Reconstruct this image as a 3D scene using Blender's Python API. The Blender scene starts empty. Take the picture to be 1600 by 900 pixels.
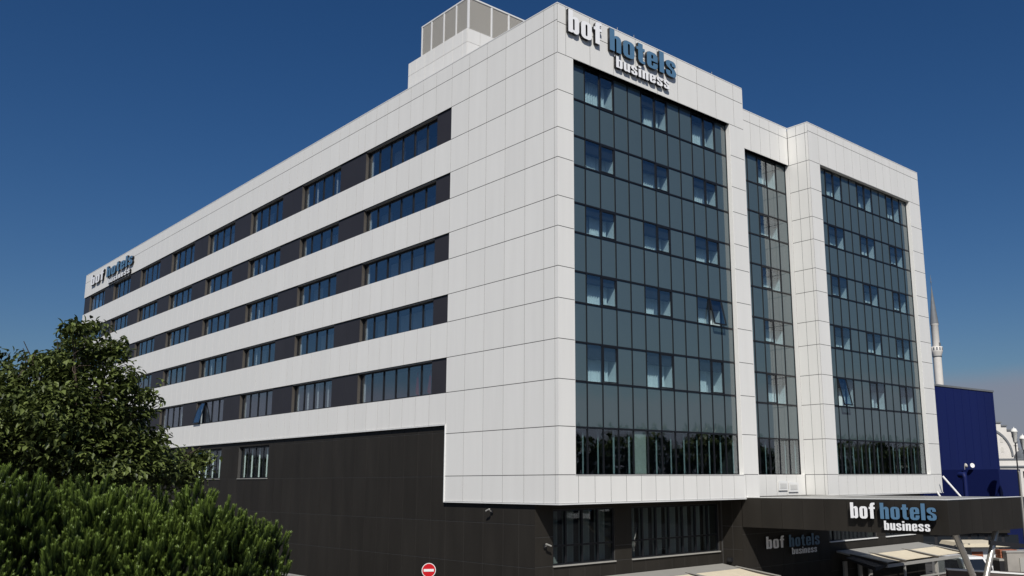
import bpy, bmesh, math, random
import numpy as np
from mathutils import Vector, Matrix

S = bpy.context.scene
COL = S.collection
rnd = random.Random(7)

# ------------------------------------------------------------------ camera
F, PX, PY = 1405.66, 893.05, 482.40          # in pixels of the 1600x900 photograph
CAM = Vector((-26.973, -30.111, 8.175))
yaw, pitch, roll = .7456, .1875, -.0062
D_ = Vector((math.sin(yaw) * math.cos(pitch), math.cos(yaw) * math.cos(pitch), math.sin(pitch)))
R_ = Vector((math.cos(yaw), -math.sin(yaw), 0)); U_ = R_.cross(D_)
RR = R_ * math.cos(roll) + U_ * math.sin(roll); UU = U_ * math.cos(roll) - R_ * math.sin(roll)
cd = bpy.data.cameras.new('camera'); cam = bpy.data.objects.new('camera', cd); COL.objects.link(cam)
cd.sensor_width = 36; cd.lens = F / 1600 * 36
cd.shift_x = (800 - PX) / 1600; cd.shift_y = (PY - 450) / 1600
cd.clip_start = .1; cd.clip_end = 8000
m = Matrix((RR, UU, -D_)).transposed().to_4x4(); m.translation = CAM
cam.matrix_world = m; S.camera = cam


def proj(p):
    q = Vector(p) - CAM; w = max(q.dot(D_), .1)
    return PX + F * q.dot(RR) / w, PY - F * q.dot(UU) / w


def ray(px, py):
    return (D_ * F + RR * (px - PX) - UU * (py - PY)).normalized()


def at(px, py, T):
    """the point T metres away in the direction of a photo pixel (used to survey positions)"""
    return CAM + ray(px, py) * T


# ------------------------------------------------------------------ light
SUN = Vector((-.484, -.542, .687)).normalized()   # towards the sun
el = math.asin(SUN.z); az = math.atan2(SUN.x, SUN.y)
W = bpy.data.worlds.new('World'); S.world = W; W.use_nodes = True
nt = W.node_tree; nt.nodes.clear()
out = nt.nodes.new('ShaderNodeOutputWorld'); bg = nt.nodes.new('ShaderNodeBackground')
sky = nt.nodes.new('ShaderNodeTexSky'); sky.sky_type = 'NISHITA'; sky.sun_disc = False
sky.sun_elevation = el; sky.sun_rotation = az
sky.altitude = 100; sky.air_density = 1.0; sky.dust_density = 1.2; sky.ozone_density = 4.5
bg.inputs['Strength'].default_value = .055
# the deep clear blue of the photograph, and a grey summer haze bank lying all round on the horizon
hs = nt.nodes.new('ShaderNodeHueSaturation'); hs.inputs['Value'].default_value = .96; hs.inputs['Saturation'].default_value = 1.27; hs.inputs['Hue'].default_value = .507; nt.links.new(sky.outputs[0], hs.inputs['Color'])
tc = nt.nodes.new('ShaderNodeTexCoord'); sx = nt.nodes.new('ShaderNodeSeparateXYZ'); nt.links.new(tc.outputs['Generated'], sx.inputs[0])
nz = nt.nodes.new('ShaderNodeTexNoise'); nz.inputs['Scale'].default_value = 5; nz.inputs['Detail'].default_value = 4; nt.links.new(tc.outputs['Generated'], nz.inputs['Vector'])
ma = nt.nodes.new('ShaderNodeMath'); ma.operation = 'MULTIPLY_ADD'; ma.inputs[1].default_value = .03
nt.links.new(nz.outputs['Fac'], ma.inputs[0]); nt.links.new(sx.outputs[2], ma.inputs[2])
mr = nt.nodes.new('ShaderNodeMapRange'); mr.interpolation_type = 'SMOOTHSTEP'
mr.inputs[1].default_value = .095; mr.inputs[2].default_value = .125; mr.inputs[3].default_value = .8; mr.inputs[4].default_value = 0
nt.links.new(ma.outputs[0], mr.inputs[0])
mx = nt.nodes.new('ShaderNodeMix'); mx.data_type = 'RGBA'; mx.inputs[7].default_value = (3.9, 4.1, 5.2, 1)
nt.links.new(mr.outputs[0], mx.inputs[0]); nt.links.new(hs.outputs[0], mx.inputs[6]); nt.links.new(mx.outputs[2], bg.inputs[0])
nt.links.new(bg.outputs[0], out.inputs[0])
sl = bpy.data.lights.new('sun', 'SUN'); sl.energy = 4.0; sl.angle = math.radians(.53); sl.color = (1, .965, .91)
so = bpy.data.objects.new('sun', sl); COL.objects.link(so); so.location = (-60, -75, 95)
so.rotation_euler = (-SUN).to_track_quat('-Z', 'Y').to_euler()
S.view_settings.view_transform = 'Standard'; S.view_settings.look = 'None'
S.view_settings.exposure = .06; S.view_settings.gamma = 1
S.cycles.max_bounces = 10; S.cycles.transparent_max_bounces = 16


# ------------------------------------------------------------------ materials
def new_mat(name):
    mt = bpy.data.materials.new(name); mt.use_nodes = True
    n = mt.node_tree.nodes; b = n['Principled BSDF']
    return mt, mt.node_tree, n, b


def L(t, a, b): t.links.new(a, b)


def pmat(name, col, rough=.5, spec=.5, metal=0, var=0., scale=1.0, bump=0., bscale=20., stretch=(1, 1, 1), ior=None):
    """plain surface with a noise variation of its colour and a little relief"""
    mt, t, n, b = new_mat(name)
    b.inputs['Base Color'].default_value = (*col, 1); b.inputs['Roughness'].default_value = rough
    b.inputs['Specular IOR Level'].default_value = spec; b.inputs['Metallic'].default_value = metal
    if ior: b.inputs['IOR'].default_value = ior
    if var or bump:
        g = n.new('ShaderNodeNewGeometry'); mp = n.new('ShaderNodeMapping'); mp.inputs['Scale'].default_value = stretch
        L(t, g.outputs['Position'], mp.inputs['Vector'])
    if var:
        no = n.new('ShaderNodeTexNoise'); no.inputs['Scale'].default_value = scale; no.inputs['Detail'].default_value = 5
        L(t, mp.outputs[0], no.inputs['Vector'])
        ra = n.new('ShaderNodeMapRange'); ra.inputs[1].default_value = .3; ra.inputs[2].default_value = .7
        ra.inputs[3].default_value = 1 - var; ra.inputs[4].default_value = 1 + var
        L(t, no.outputs['Fac'], ra.inputs[0])
        vm = n.new('ShaderNodeVectorMath'); vm.operation = 'SCALE'; vm.inputs[0].default_value = col
        L(t, ra.outputs[0], vm.inputs['Scale']); L(t, vm.outputs[0], b.inputs['Base Color'])
    if bump:
        no2 = n.new('ShaderNodeTexNoise'); no2.inputs['Scale'].default_value = bscale; no2.inputs['Detail'].default_value = 3
        L(t, mp.outputs[0], no2.inputs['Vector'])
        bu = n.new('ShaderNodeBump'); bu.inputs['Strength'].default_value = bump; bu.inputs['Distance'].default_value = .02
        L(t, no2.outputs['Fac'], bu.inputs['Height']); L(t, bu.outputs[0], b.inputs['Normal'])
    return mt


def obj_tint(mt, amt):
    """a slightly different shade for every panel (batches of sheet metal)"""
    t = mt.node_tree; n = t.nodes; b = n['Principled BSDF']
    oi = n.new('ShaderNodeObjectInfo'); ra = n.new('ShaderNodeMapRange')
    ra.inputs[3].default_value = 1 - amt; ra.inputs[4].default_value = 1 + amt
    L(t, oi.outputs['Random'], ra.inputs[0])
    vm = n.new('ShaderNodeVectorMath'); vm.operation = 'SCALE'
    src = b.inputs['Base Color'].links[0].from_socket if b.inputs['Base Color'].is_linked else None
    if src: L(t, src, vm.inputs[0])
    else: vm.inputs[0].default_value = b.inputs['Base Color'].default_value[:3]
    L(t, ra.outputs[0], vm.inputs['Scale']); L(t, vm.outputs[0], b.inputs['Base Color'])
    return mt


def glass_mat(name, tint, ior, rough=.0):
    mt, t, n, b = new_mat(name); n.remove(b)
    o = n['Material Output']; tr = n.new('ShaderNodeBsdfTransparent'); gl = n.new('ShaderNodeBsdfGlossy')
    tr.inputs[0].default_value = (*tint, 1); gl.inputs['Roughness'].default_value = rough
    gl.inputs[0].default_value = (.97, .98, 1, 1)
    lw = n.new('ShaderNodeLayerWeight'); lw.inputs[0].default_value = .5
    pw = n.new('ShaderNodeMath'); pw.operation = 'POWER'; pw.inputs[1].default_value = 5; L(t, lw.outputs['Facing'], pw.inputs[0])
    fr = n.new('ShaderNodeMapRange'); fr.inputs[3].default_value = ior; fr.inputs[4].default_value = 1; L(t, pw.outputs[0], fr.inputs[0])
    mx = n.new('ShaderNodeMixShader'); L(t, fr.outputs[0], mx.inputs[0]); L(t, tr.outputs[0], mx.inputs[1]); L(t, gl.outputs[0], mx.inputs[2])
    L(t, mx.outputs[0], o.inputs[0]); return mt


M = {}
M['white'] = obj_tint(pmat('white_composite_panel', (.785, .775, .738), .42, .35, var=.022, scale=1.4, bump=.03, bscale=1.2, stretch=(1.6, 1.6, .16)), .018)
M['joint'] = pmat('panel_joint_backing', (.035, .035, .034), .9)
M['dark'] = obj_tint(pmat('dark_cladding', (.027, .0242, .0205), .5, .14, var=.13, scale=1.1, bump=.05, bscale=.8, stretch=(1.2, 1.2, .22)), .06)
M['seam'] = pmat('edge_lit_seam_backing', (.055, .053, .05), .8)  # paler than the cladding, in place of light caught on the panel edges
M['infill'] = obj_tint(pmat('charcoal_infill', (.030, .028, .032), .5, .35, var=.05, scale=.8), .05)
M['frame'] = pmat('black_aluminium', (.010, .011, .014), .4, .4)
M['bronze'] = pmat('bronze_reveal', (.075, .066, .056), .5)
M['spandrel'] = pmat('spandrel_glass', (.066, .096, .104), .015, .5, ior=2.1)
M['glass'] = glass_mat('vision_glass', (.80, .88, .90), .14)
M['ribbon'] = glass_mat('ribbon_glass', (.78, .82, .84), .22)
M['clear'] = glass_mat('plain_glass', (.86, .91, .90), .045)
M['curtain'] = pmat('sheer_curtain', (.80, .82, .81), .9, .1)
M['bunch'] = pmat('gathered_curtain', (.26, .31, .30), .9, .1)
M['drape'] = pmat('grey_drape', (.20, .21, .21), .9, .1)
M['room'] = pmat('room_plaster', (.68, .69, .68), .9)
M['deep'] = pmat('dark_interior', (.022, .020, .024), .9)
M['inner'] = pmat('grey_interior', (.27, .27, .28), .9)
M['blind'] = pmat('beige_blind', (.42, .43, .36), .85)
M['red'] = pmat('red_cloth', (.34, .004, .008), .8)
M['roof'] = pmat('roof_membrane', (.30, .29, .28), .9, var=.15, scale=.6)
M['louver'] = pmat('louver_metal', (.60, .575, .52), .45, .4)
M['paint'] = pmat('white_paint', (.78, .78, .76), .45)
M['sign_white'] = pmat('sign_white_face', (.93, .93, .93), .35)
M['sign_blue'] = pmat('sign_blue_face', (.095, .20, .32), .35)
M['sign_side'] = pmat('sign_black_return', (.008, .008, .01), .4)
M['alu'] = pmat('grey_aluminium', (.36, .35, .32), .42, .5, metal=.0, var=.05, scale=3)
M['fabric'] = pmat('beige_awning_cloth', (.68, .60, .45), .85, .2, var=.05, scale=2)
M['black'] = pmat('black_sheet', (.012, .012, .015), .55)
M['blue'] = pmat('blue_cladding', (.0072, .0135, .082), .55, .2, var=.08, scale=.15, stretch=(1, 1, .3))
M['stone'] = pmat('pale_stone', (.66, .63, .58), .8, var=.06, scale=.5)
M['lead'] = pmat('lead_sheet', (.16, .17, .18), .6, var=.1, scale=1)
M['asphalt'] = pmat('asphalt', (.052, .050, .048), .9, var=.2, scale=.8, bump=.3, bscale=60)
M['paving'] = pmat('paving', (.30, .28, .25), .85, var=.12, scale=1.5)
M['brownwall'] = pmat('brown_render', (.085, .066, .055), .85, var=.1, scale=2)
M['bark'] = pmat('bark', (.075, .055, .04), .95, var=.3, scale=6, bump=.6, bscale=25)
M['signred'] = pmat('road_sign_red', (.55, .006, .012), .35)
M['vanpaint'] = pmat('van_white', (.75, .75, .74), .2)
M['vanglass'] = pmat('van_glass', (.012, .016, .022), .03, .6)
M['rubber'] = pmat('rubber', (.015, .015, .015), .9)
M['terracotta'] = pmat('terracotta', (.30, .10, .05), .8, var=.2, scale=6)
M['lamp'] = pmat('opal_lamp', (.8, .79, .74), .3)
M['chrome'] = pmat('brushed_steel', (.50, .48, .44), .35, metal=.6)


def leaf_mat(name, c1, c2, trans=.25, rough=.45, spec=.35):
    mt, t, n, b = new_mat(name)
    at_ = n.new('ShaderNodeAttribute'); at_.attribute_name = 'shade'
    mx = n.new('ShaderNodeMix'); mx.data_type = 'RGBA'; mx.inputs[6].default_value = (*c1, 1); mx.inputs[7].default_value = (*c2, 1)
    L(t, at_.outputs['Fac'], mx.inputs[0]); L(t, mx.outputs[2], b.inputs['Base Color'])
    b.inputs['Roughness'].default_value = rough; b.inputs['Specular IOR Level'].default_value = spec
    tl = n.new('ShaderNodeBsdfTranslucent'); L(t, mx.outputs[2], tl.inputs[0])
    ms = n.new('ShaderNodeMixShader'); ms.inputs[0].default_value = trans
    L(t, b.outputs[0], ms.inputs[1]); L(t, tl.outputs[0], ms.inputs[2]); L(t, ms.outputs[0], n['Material Output'].inputs[0])
    return mt


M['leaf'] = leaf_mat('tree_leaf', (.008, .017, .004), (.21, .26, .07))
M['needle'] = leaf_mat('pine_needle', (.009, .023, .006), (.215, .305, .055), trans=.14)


# ------------------------------------------------------------------ objects
def link(name, me, parent=None, loc=(0, 0, 0)):
    o = bpy.data.objects.new(name, me); COL.objects.link(o); o.location = loc
    if parent is not None: o.parent = parent
    return o


def tag(o, label=None, cat=None, group=None, kind=None):
    if label: o['label'] = label
    if cat: o['category'] = cat
    if group: o['group'] = group
    if kind: o['kind'] = kind
    return o


def thing(name, label, cat, loc=(0, 0, 0), rz=0, group=None):
    o = bpy.data.objects.new(name, None); COL.objects.link(o); o.location = loc; o.rotation_euler = (0, 0, rz)
    o.empty_display_size = .3
    return tag(o, label, cat, group)


def copy_tree(o, parent=None):
    c = o.copy(); COL.objects.link(c)
    if parent is not None: c.parent = parent
    for ch in list(o.children): copy_tree(ch, c)
    return c


class MB:
    """collects boxes, bars, tubes and polygons and links them as one mesh object"""

    def __init__(s): s.v = []; s.f = []; s.sm = []; s.mi = []

    def add(s, vs, fs, smooth=False, mi=0):
        o = len(s.v); s.v += [tuple(p) for p in vs]
        for f in fs: s.f.append(tuple(i + o for i in f)); s.sm.append(smooth); s.mi.append(mi)
        return s

    def box(s, x0, x1, y0, y1, z0, z1, mi=0):
        vs = [(x, y, z) for z in (z0, z1) for y in (y0, y1) for x in (x0, x1)]
        return s.add(vs, [(0, 2, 3, 1), (4, 5, 7, 6), (0, 1, 5, 4), (2, 6, 7, 3), (0, 4, 6, 2), (1, 3, 7, 5)], mi=mi)

    def bar(s, a, b, w, h, up=(0, 0, 1), mi=0):
        a, b = Vector(a), Vector(b); d = (b - a).normalized(); up = Vector(up)
        if abs(d.dot(up)) > .98: up = Vector((1, 0, 0))
        x = d.cross(up).normalized() * w / 2; y = x.normalized().cross(d) * h / 2
        vs = [p + sx * x + sy * y for p in (a, b) for sx, sy in ((-1, -1), (1, -1), (1, 1), (-1, 1))]
        return s.add(vs, [(0, 1, 2, 3), (7, 6, 5, 4), (0, 4, 5, 1), (1, 5, 6, 2), (2, 6, 7, 3), (3, 7, 4, 0)], mi=mi)

    def tube(s, pts, rad, n=10, caps=True, mi=0):
        pts = [Vector(p) for p in pts]
        if not isinstance(rad, (list, tuple)): rad = [rad] * len(pts)
        rings = []; px = None
        for i, p in enumerate(pts):
            d = (pts[min(i + 1, len(pts) - 1)] - pts[max(i - 1, 0)]).normalized()
            if px is None: px = d.orthogonal().normalized()
            px = (px - d * px.dot(d)).normalized(); py = d.cross(px)
            rings.append([p + rad[i] * (px * math.cos(2 * math.pi * k / n) + py * math.sin(2 * math.pi * k / n)) for k in range(n)])
        vs = [q for r in rings for q in r]; fs = []
        for i in range(len(pts) - 1):
            for k in range(n):
                fs.append((i * n + k, i * n + (k + 1) % n, (i + 1) * n + (k + 1) % n, (i + 1) * n + k))
        s.add(vs, fs, True, mi)
        if caps:
            e = (len(pts) - 1) * n
            s.add(vs[:n], [tuple(range(n))[::-1]], mi=mi); s.add(vs[e:], [tuple(range(n))], mi=mi)
        return s

    def lathe(s, prof, c=(0, 0, 0), n=20, mi=0):
        vs = [(c[0] + r * math.cos(2 * math.pi * k / n), c[1] + r * math.sin(2 * math.pi * k / n), c[2] + z) for r, z in prof for k in range(n)]
        fs = [(i * n + k, i * n + (k + 1) % n, (i + 1) * n + (k + 1) % n, (i + 1) * n + k) for i in range(len(prof) - 1) for k in range(n)]
        return s.add(vs, fs, True, mi)

    def prism(s, poly, axis, d0, d1, mi=0):
        """2D polygon extruded along an axis ('x': poly is (y,z), 'y': poly is (x,z))"""
        n = len(poly)
        g = (lambda p, d: (d, p[0], p[1])) if axis == 'x' else (lambda p, d: (p[0], d, p[1])) if axis == 'y' else (lambda p, d: (p[0], p[1], d))
        vs = [g(p, d0) for p in poly] + [g(p, d1) for p in poly]
        return s.add(vs, [tuple(range(n)), tuple(range(2 * n - 1, n - 1, -1))] + [(i, i + n, (i + 1) % n + n, (i + 1) % n) for i in range(n)], mi=mi)

    def mesh(s, name, mats):
        me = bpy.data.meshes.new(name); me.from_pydata(s.v, [], s.f)
        for mt in (mats if isinstance(mats, (list, tuple)) else [mats]): me.materials.append(mt)
        me.polygons.foreach_set('use_smooth', s.sm); me.polygons.foreach_set('material_index', s.mi)
        bm = bmesh.new(); bm.from_mesh(me); bmesh.ops.recalc_face_normals(bm, faces=bm.faces); bm.to_mesh(me); bm.free()
        return me

    def build(s, name, mats, parent=None, loc=(0, 0, 0)):
        return link(name, s.mesh(name, mats), parent, loc)


_cache = {}


def cbox(name, x0, x1, y0, y1, z0, z1, mat, parent):
    """a box as an object of its own; alike boxes share one mesh"""
    k = (round(x1 - x0, 3), round(y1 - y0, 3), round(z1 - z0, 3), mat)
    if k not in _cache: _cache[k] = MB().box(0, k[0], 0, k[1], 0, k[2]).mesh(name, M[mat])
    return link(name, _cache[k], parent, (x0, y0, z0))


def pane(name, w, h, face, loc, mat, parent, bulge=.0045, rot=None):
    """a pane of glass with the slight pillow shape of sealed units; face 'y' looks to -Y, 'x' looks to -X"""
    k = ('p', round(w, 3), round(h, 3), face, mat, bulge)
    if k not in _cache:
        nx, nz = 4, 5; vs = []; fs = []
        for j in range(nz + 1):
            for i in range(nx + 1):
                u, v = i / nx, j / nz; b = bulge * (1 - (2 * u - 1) ** 2) * (1 - (2 * v - 1) ** 2)
                vs.append((u * w, -b, v * h) if face == 'y' else (-b, (1 - u) * w, v * h))
        for j in range(nz):
            for i in range(nx):
                a = j * (nx + 1) + i; fs.append((a, a + 1, a + nx + 2, a + nx + 1))
        mb = MB().add(vs, fs, True)
        t = .016
        c = [(0, 0), (w, 0), (w, h), (0, h)]
        g = (lambda p, d: (p[0], d, p[1])) if face == 'y' else (lambda p, d: (d, w - p[0], p[1]))
        mb.add([g(p, 0) for p in c] + [g(p, t) for p in c], [(7, 6, 5, 4)] + [(i, i + 4, (i + 1) % 4 + 4, (i + 1) % 4) for i in range(4)])
        me = bpy.data.meshes.new(name); me.from_pydata(mb.v, [], mb.f); me.materials.append(M[mat])
        me.polygons.foreach_set('use_smooth', mb.sm); _cache[k] = me
    o = link(name, _cache[k], parent, loc)
    if rot: o.rotation_euler = rot
    return o


def curtain_mesh(w, h, face, n_fold, amp, key=0):
    k = ('c', round(w, 2), round(h, 2), face, n_fold, key)
    if k not in _cache:
        r = random.Random(key + n_fold); N = n_fold * 4; vs = []; fs = []
        for i in range(N + 1):
            u = i / N; d = amp * math.sin(i * math.pi / 2 + .5 * math.sin(u * 9 + key)) * (.6 + .4 * r.random())
            for dz in (0, h):
                for t in (0, .01):
                    vs.append((u * w, d + t, dz) if face == 'y' else (d + t, u * w, dz))
        for i in range(N):
            a = i * 4
            fs += [(a, a + 4, a + 6, a + 2), (a + 1, a + 3, a + 7, a + 5)]
        _cache[k] = MB().add(vs, fs).mesh('curtain', M['curtain'])
    return _cache[k]


# ------------------------------------------------------------------ ground and far setting
G = 1.0
gm = MB().add([(-3000, -3000, G), (3000, -3000, G), (3000, 3000, G), (-3000, 3000, G)], [(0, 1, 2, 3)])
tag(gm.build('ground', M['asphalt']), kind='structure')
pv = MB().box(-3.0, 34.5, -14, .2, G - .3, G + .12)
tag(pv.build('pavement', M['paving']), kind='structure')

# ------------------------------------------------------------------ the hotel
ZL = [31.06, 30.2, 28.48, 26.58, 24.68, 23.18, 21.28, 19.81, 17.89, 16.39, 14.50, 12.66, 10.53, 8.38, 7.12]
ZD = 11.02      # top of the dark base on the long side
LEN = 79.8; BX = 8.78
HW = 14.77; RX0, RX1 = 22.15, 37.2; RY, KY = .26, 1.8
hotel = thing('hotel_building', 'large white panelled hotel block with glass front, ribbon windows and dark lower storeys', 'hotel building')

white = []; dark = []          # (x0,x1,y0,y1,z0,z1, joint line in front of which the panel hangs)
J = .0125; TP = .009


def front_panels(lst, xs, zs, y, t=TP):
    for a, b in zip(xs, xs[1:]):
        for z1, z0 in zip(zs, zs[1:]):
            lst.append((a + J, b - J, y - t, y, z0 + J * 1.3, z1 - J * 1.3, 'y'))


def side_panels(lst, ys, zs, x, t=TP):
    for a, b in zip(ys, ys[1:]):
        for z1, z0 in zip(zs, zs[1:]):
            lst.append((x - t, x, a + J, b - J, z0 + J * 1.3, z1 - J * 1.3, 'x'))


# long left side, solid end next to the corner
near = [.002 - J, .23, 1.0, 2.41, 3.99, 5.58, 7.16, BX]
side_panels(white, near, ZL, 0)
# long left side, bands between the ribbon windows
js = [BX, 10.32, 11.65, 12.97, 14.28, 15.58, 16.86, 18.18]
k = 0
while True:
    base = 19.04 + 8.49 * k
    js += [base + d for d in (0, 1.25, 2.48, 3.73, 5.04, 6.36, 7.69) if base + d < LEN - .5]
    if base + 8 > LEN: break
    k += 1
js.append(LEN)
side_panels(white, js, [ZL[0], ZL[1], ZL[2]], 0)
for a, b in ((3, 4), (5, 6), (7, 8), (9, 10)): side_panels(white, js, [ZL[a], ZL[b]], 0)
side_panels(white, js, [ZL[11], ZD], 0)
# main front block
top_j = [0 - TP + J, .55, 2.19, 3.86, 5.53, 7.2, 8.88, 10.56, 12.23, 13.9, HW]
front_panels(white, top_j, [ZL[0], 30.1, ZL[2]], 0)
front_panels(white, [-TP - J, 1.04], ZL[2:14], 0)
front_panels(white, [13.43, HW], ZL[2:14], 0)
front_panels(white, [-TP - J, 1.19] + [1.19 + 1.0345 * i for i in range(1, 13)] + [HW], ZL[13:15], 0)
# recessed part
front_panels(white, [HW + .05, 15.9, 16.95, 18.0, 19.04, 20.08, 21.12, RX0 - .06], [ZL[0], 30.36, ZL[2]], KY)
front_panels(white, [HW + .05, 15.9, 16.95, 18.0, 19.04, 20.08, 21.12, RX0 - .06], ZL[13:15], KY)
# right block
side_panels(white, [RY + .002 - J, .47, 1.14, KY], [ZL[0], 30.4, *ZL[2:]], RX0)
rj = [RX0 - TP + J] + [23.37 + 1.058 * i for i in range(0, 13)] + [RX1]
front_panels(white, rj, [ZL[0], 30.5, ZL[2]], RY)
front_panels(white, [RX0 - TP + J, 23.42], ZL[2:14], RY)
front_panels(white, [35.55, RX1], ZL[2:14], RY)
front_panels(white, rj, ZL[13:15], RY)
# dark base, long side
BY = 1.75; dj = [BY + .002 - J, 2.9, 4.06, 5.62, 7.19, BX]
side_panels(dark, dj, [7.1, 6.15, 4.25, 2.4, G], .12)
dl = [BX]
while dl[-1] < 29.5: dl.append(dl[-1] + 1.345)
dl[-1] = 29.95
side_panels(dark, dl, [ZD - .02, 10.62, 8.36, 6.15, 4.25, 2.4, G], .12)
side_panels(dark, [29.95, 31.2, 32.45, 33.7, 35.0], [ZD - .02, 10.62], .12)
side_panels(dark, [29.95, 31.2, 32.45, 33.7, 35.0], [8.36, 6.15, 4.25, 2.4, G], .12)
side_panels(dark, [35.0, 36.6, 38.2], [ZD - .02, 10.62, 8.36, 6.15, 4.25, 2.4, G], .12)
side_panels(dark, [38.2, 39.55, 40.9, 42.25, 43.6], [ZD - .02, 10.62], .12)
side_panels(dark, [38.2, 39.55, 40.9, 42.25, 43.6], [8.36, 6.15, 4.25, 2.4, G], .12)
dl = [43.6]
while dl[-1] < LEN - 3: dl.append(dl[-1] + 2.6)
side_panels(dark, dl + [LEN], [ZD - .02, 8.36, 4.25, G], .12)
# dark base, front under the overhang, and the walls beside the canopy
BY = 1.75; WX = 13.6; WY = .35
fj = [.12 - TP - J, 1.2, 2.2, 3.2, 4.2, 5.22, 6.42, 7.42, 8.4, 9.4, 10.4, 11.4, 12.4, 13.34, WX]
front_panels(dark, fj, [4.3, 3.0, G], BY)
front_panels(dark, [fj[0], 1.2], [7.1, 5.6, 4.3], BY)
front_panels(dark, [5.22, 6.42], [7.1, 5.0, 4.3], BY)
front_panels(dark, [13.34, WX - .05], [7.1, 4.3], BY)
front_panels(dark, [1.2, 3.2, 5.22], [7.1, 6.8], BY)
front_panels(dark, [6.42, 8.4, 10.4, 12.4, 13.34], [7.1, 6.8], BY)
side_panels(dark, [WY + .002 - J, 1.0, BY - .06], [7.1, 5.62, 4.4, 2.6, G], WX)
wj = [WX - TP - J] + [WX + 1.22 * i for i in range(1, 7)] + [22.1]
front_panels(dark, wj, [7.1, 5.2, 3.4, G], WY)
lj = [22.1, 23.4, 24.7, 26.0, 27.69, 28.83, 30.1, 31.4, 32.73, 33.9]
front_panels(dark, lj, [4.42, 2.7, G], WY)
front_panels(dark, [22.1, 24, 26, 28.83, 30.8, 33.9], [7.1, 6.3], WY)
front_panels(dark, [27.69, 28.83], [6.3, 4.42], WY)
front_panels(dark, [32.73, 33.9], [6.3, 4.42], WY)


def seen(p):
    c = [proj((x, y, z)) for x in p[:2] for y in p[2:4] for z in p[4:6]]
    w = min(max(q[0] for q in c), 1600) - max(min(q[0] for q in c), 0)
    h = min(max(q[1] for q in c), 900) - max(min(q[1] for q in c), 0)
    return max(w, 0) * max(h, 0)


def hang(lst, name, mat, limit=298):
    lst = sorted(lst, key=seen, reverse=True)
    for p in lst[:limit]: cbox(name, *p[:6], mat, hotel)
    if lst[limit:]:
        mb = MB()
        for p in lst[limit:]: mb.box(*p[:6])
        tag(mb.build(name, M[mat], hotel), kind='stuff')


hang(white, 'panel', 'white'); hang(dark, 'dark_panel', 'dark')

# the body behind the panels: joints show its dark face
body = MB()
E = .004
body.box(E, 1.9, 1.4, BX, 7.16, 30.9)                                   # behind the solid corner
body.box(E, 1.04 - .02, E, 1.4, 7.16, 28.48)
body.box(E, 3.0, E, 3.0, 28.48, 30.9)
body.box(3.0, HW - E, E, 3.0, 28.48, 30.9)
for hi, lo in ((2, 0), (4, 3), (6, 5), (8, 7), (10, 9)):
    z1, z0 = (30.9, ZL[2]) if lo == 0 else (ZL[lo], ZL[hi])
    body.box(E, 1.9, BX, LEN - E, z0 + .02, z1 - .02)
body.box(E, 1.9, BX, LEN - E, ZD, ZL[11] - .02)
body.box(1.9, HW, 3.0, LEN - E, 7.16, 30.9)                             # main mass
body.box(HW - 1.3, HW - E, E, 3.0, 7.16, 28.48)                         # right pier
body.box(HW - E, RX1 - .1, 4.6, LEN - E, 7.16, 30.9)
body.box(HW, RX0 - E * 2, KY + E, 4.6, 28.48, 30.9)
body.box(RX0 + E, 23.42, RY + E, 4.6, 7.16, 30.9)
body.box(35.57, RX1 - E, RY + E, 4.6, 7.16, 30.9)
body.box(23.42, 35.57, RY + E, 4.6, 28.5, 30.9)
for x0, x1, y in ((1.02, HW - 1.3, 0), (HW, RX0, KY), (23.42, 35.57, RY)):
    body.box(x0, x1, y + E, 4.4, 7.16, ZL[13] - .01)
body.build('wall', M['joint'], hotel)
MB().box(.3, RX1 - .3, .5 + 4, LEN - .4, 30.4, 30.95).build('roof', M['roof'], hotel)
cap = MB()
cap.box(-.02, .3, -.02, LEN, ZL[0], ZL[0] + .05); cap.box(.3, HW, -.02, .3, ZL[0], ZL[0] + .05)
cap.box(HW + .003, RX0 - .003, KY - .02, KY + .3, ZL[0], ZL[0] + .05)
cap.box(RX0 - .02, RX1, RY - .02, RY + .3, ZL[0], ZL[0] + .05); cap.box(RX0 - .02, RX0 + .3, RY + .3, KY - .023, ZL[0], ZL[0] + .05)
cap.build('parapet_cap', M['paint'], hotel)
# lower rims of the white cladding
rim = MB()
rim.box(-.05, .1, -.05, BX, 7.07, 7.12); rim.box(.1, HW, -.05, .1, 7.07, 7.12)
rim.box(-.05, .1, BX, LEN, ZD - .05, ZD)
rim.box(-.05, .1, BX - .05, BX + .002, 7.12, ZD)
rim.box(HW, RX0 - .06, KY - .05, KY + .1, 7.07, 7.12); rim.box(RX0 - .05, RX1, RY - .05, RY + .1, 7.07, 7.12)
rim.build('edge_trim', M['paint'], hotel)
sof = MB(); sof.box(.1, HW, .1, 2.2, 7.125, 7.155); sof.box(HW, RX1, RY + .1, 2.2, 7.13, 7.158)
sof.build('soffit', M['dark'], hotel)
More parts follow.
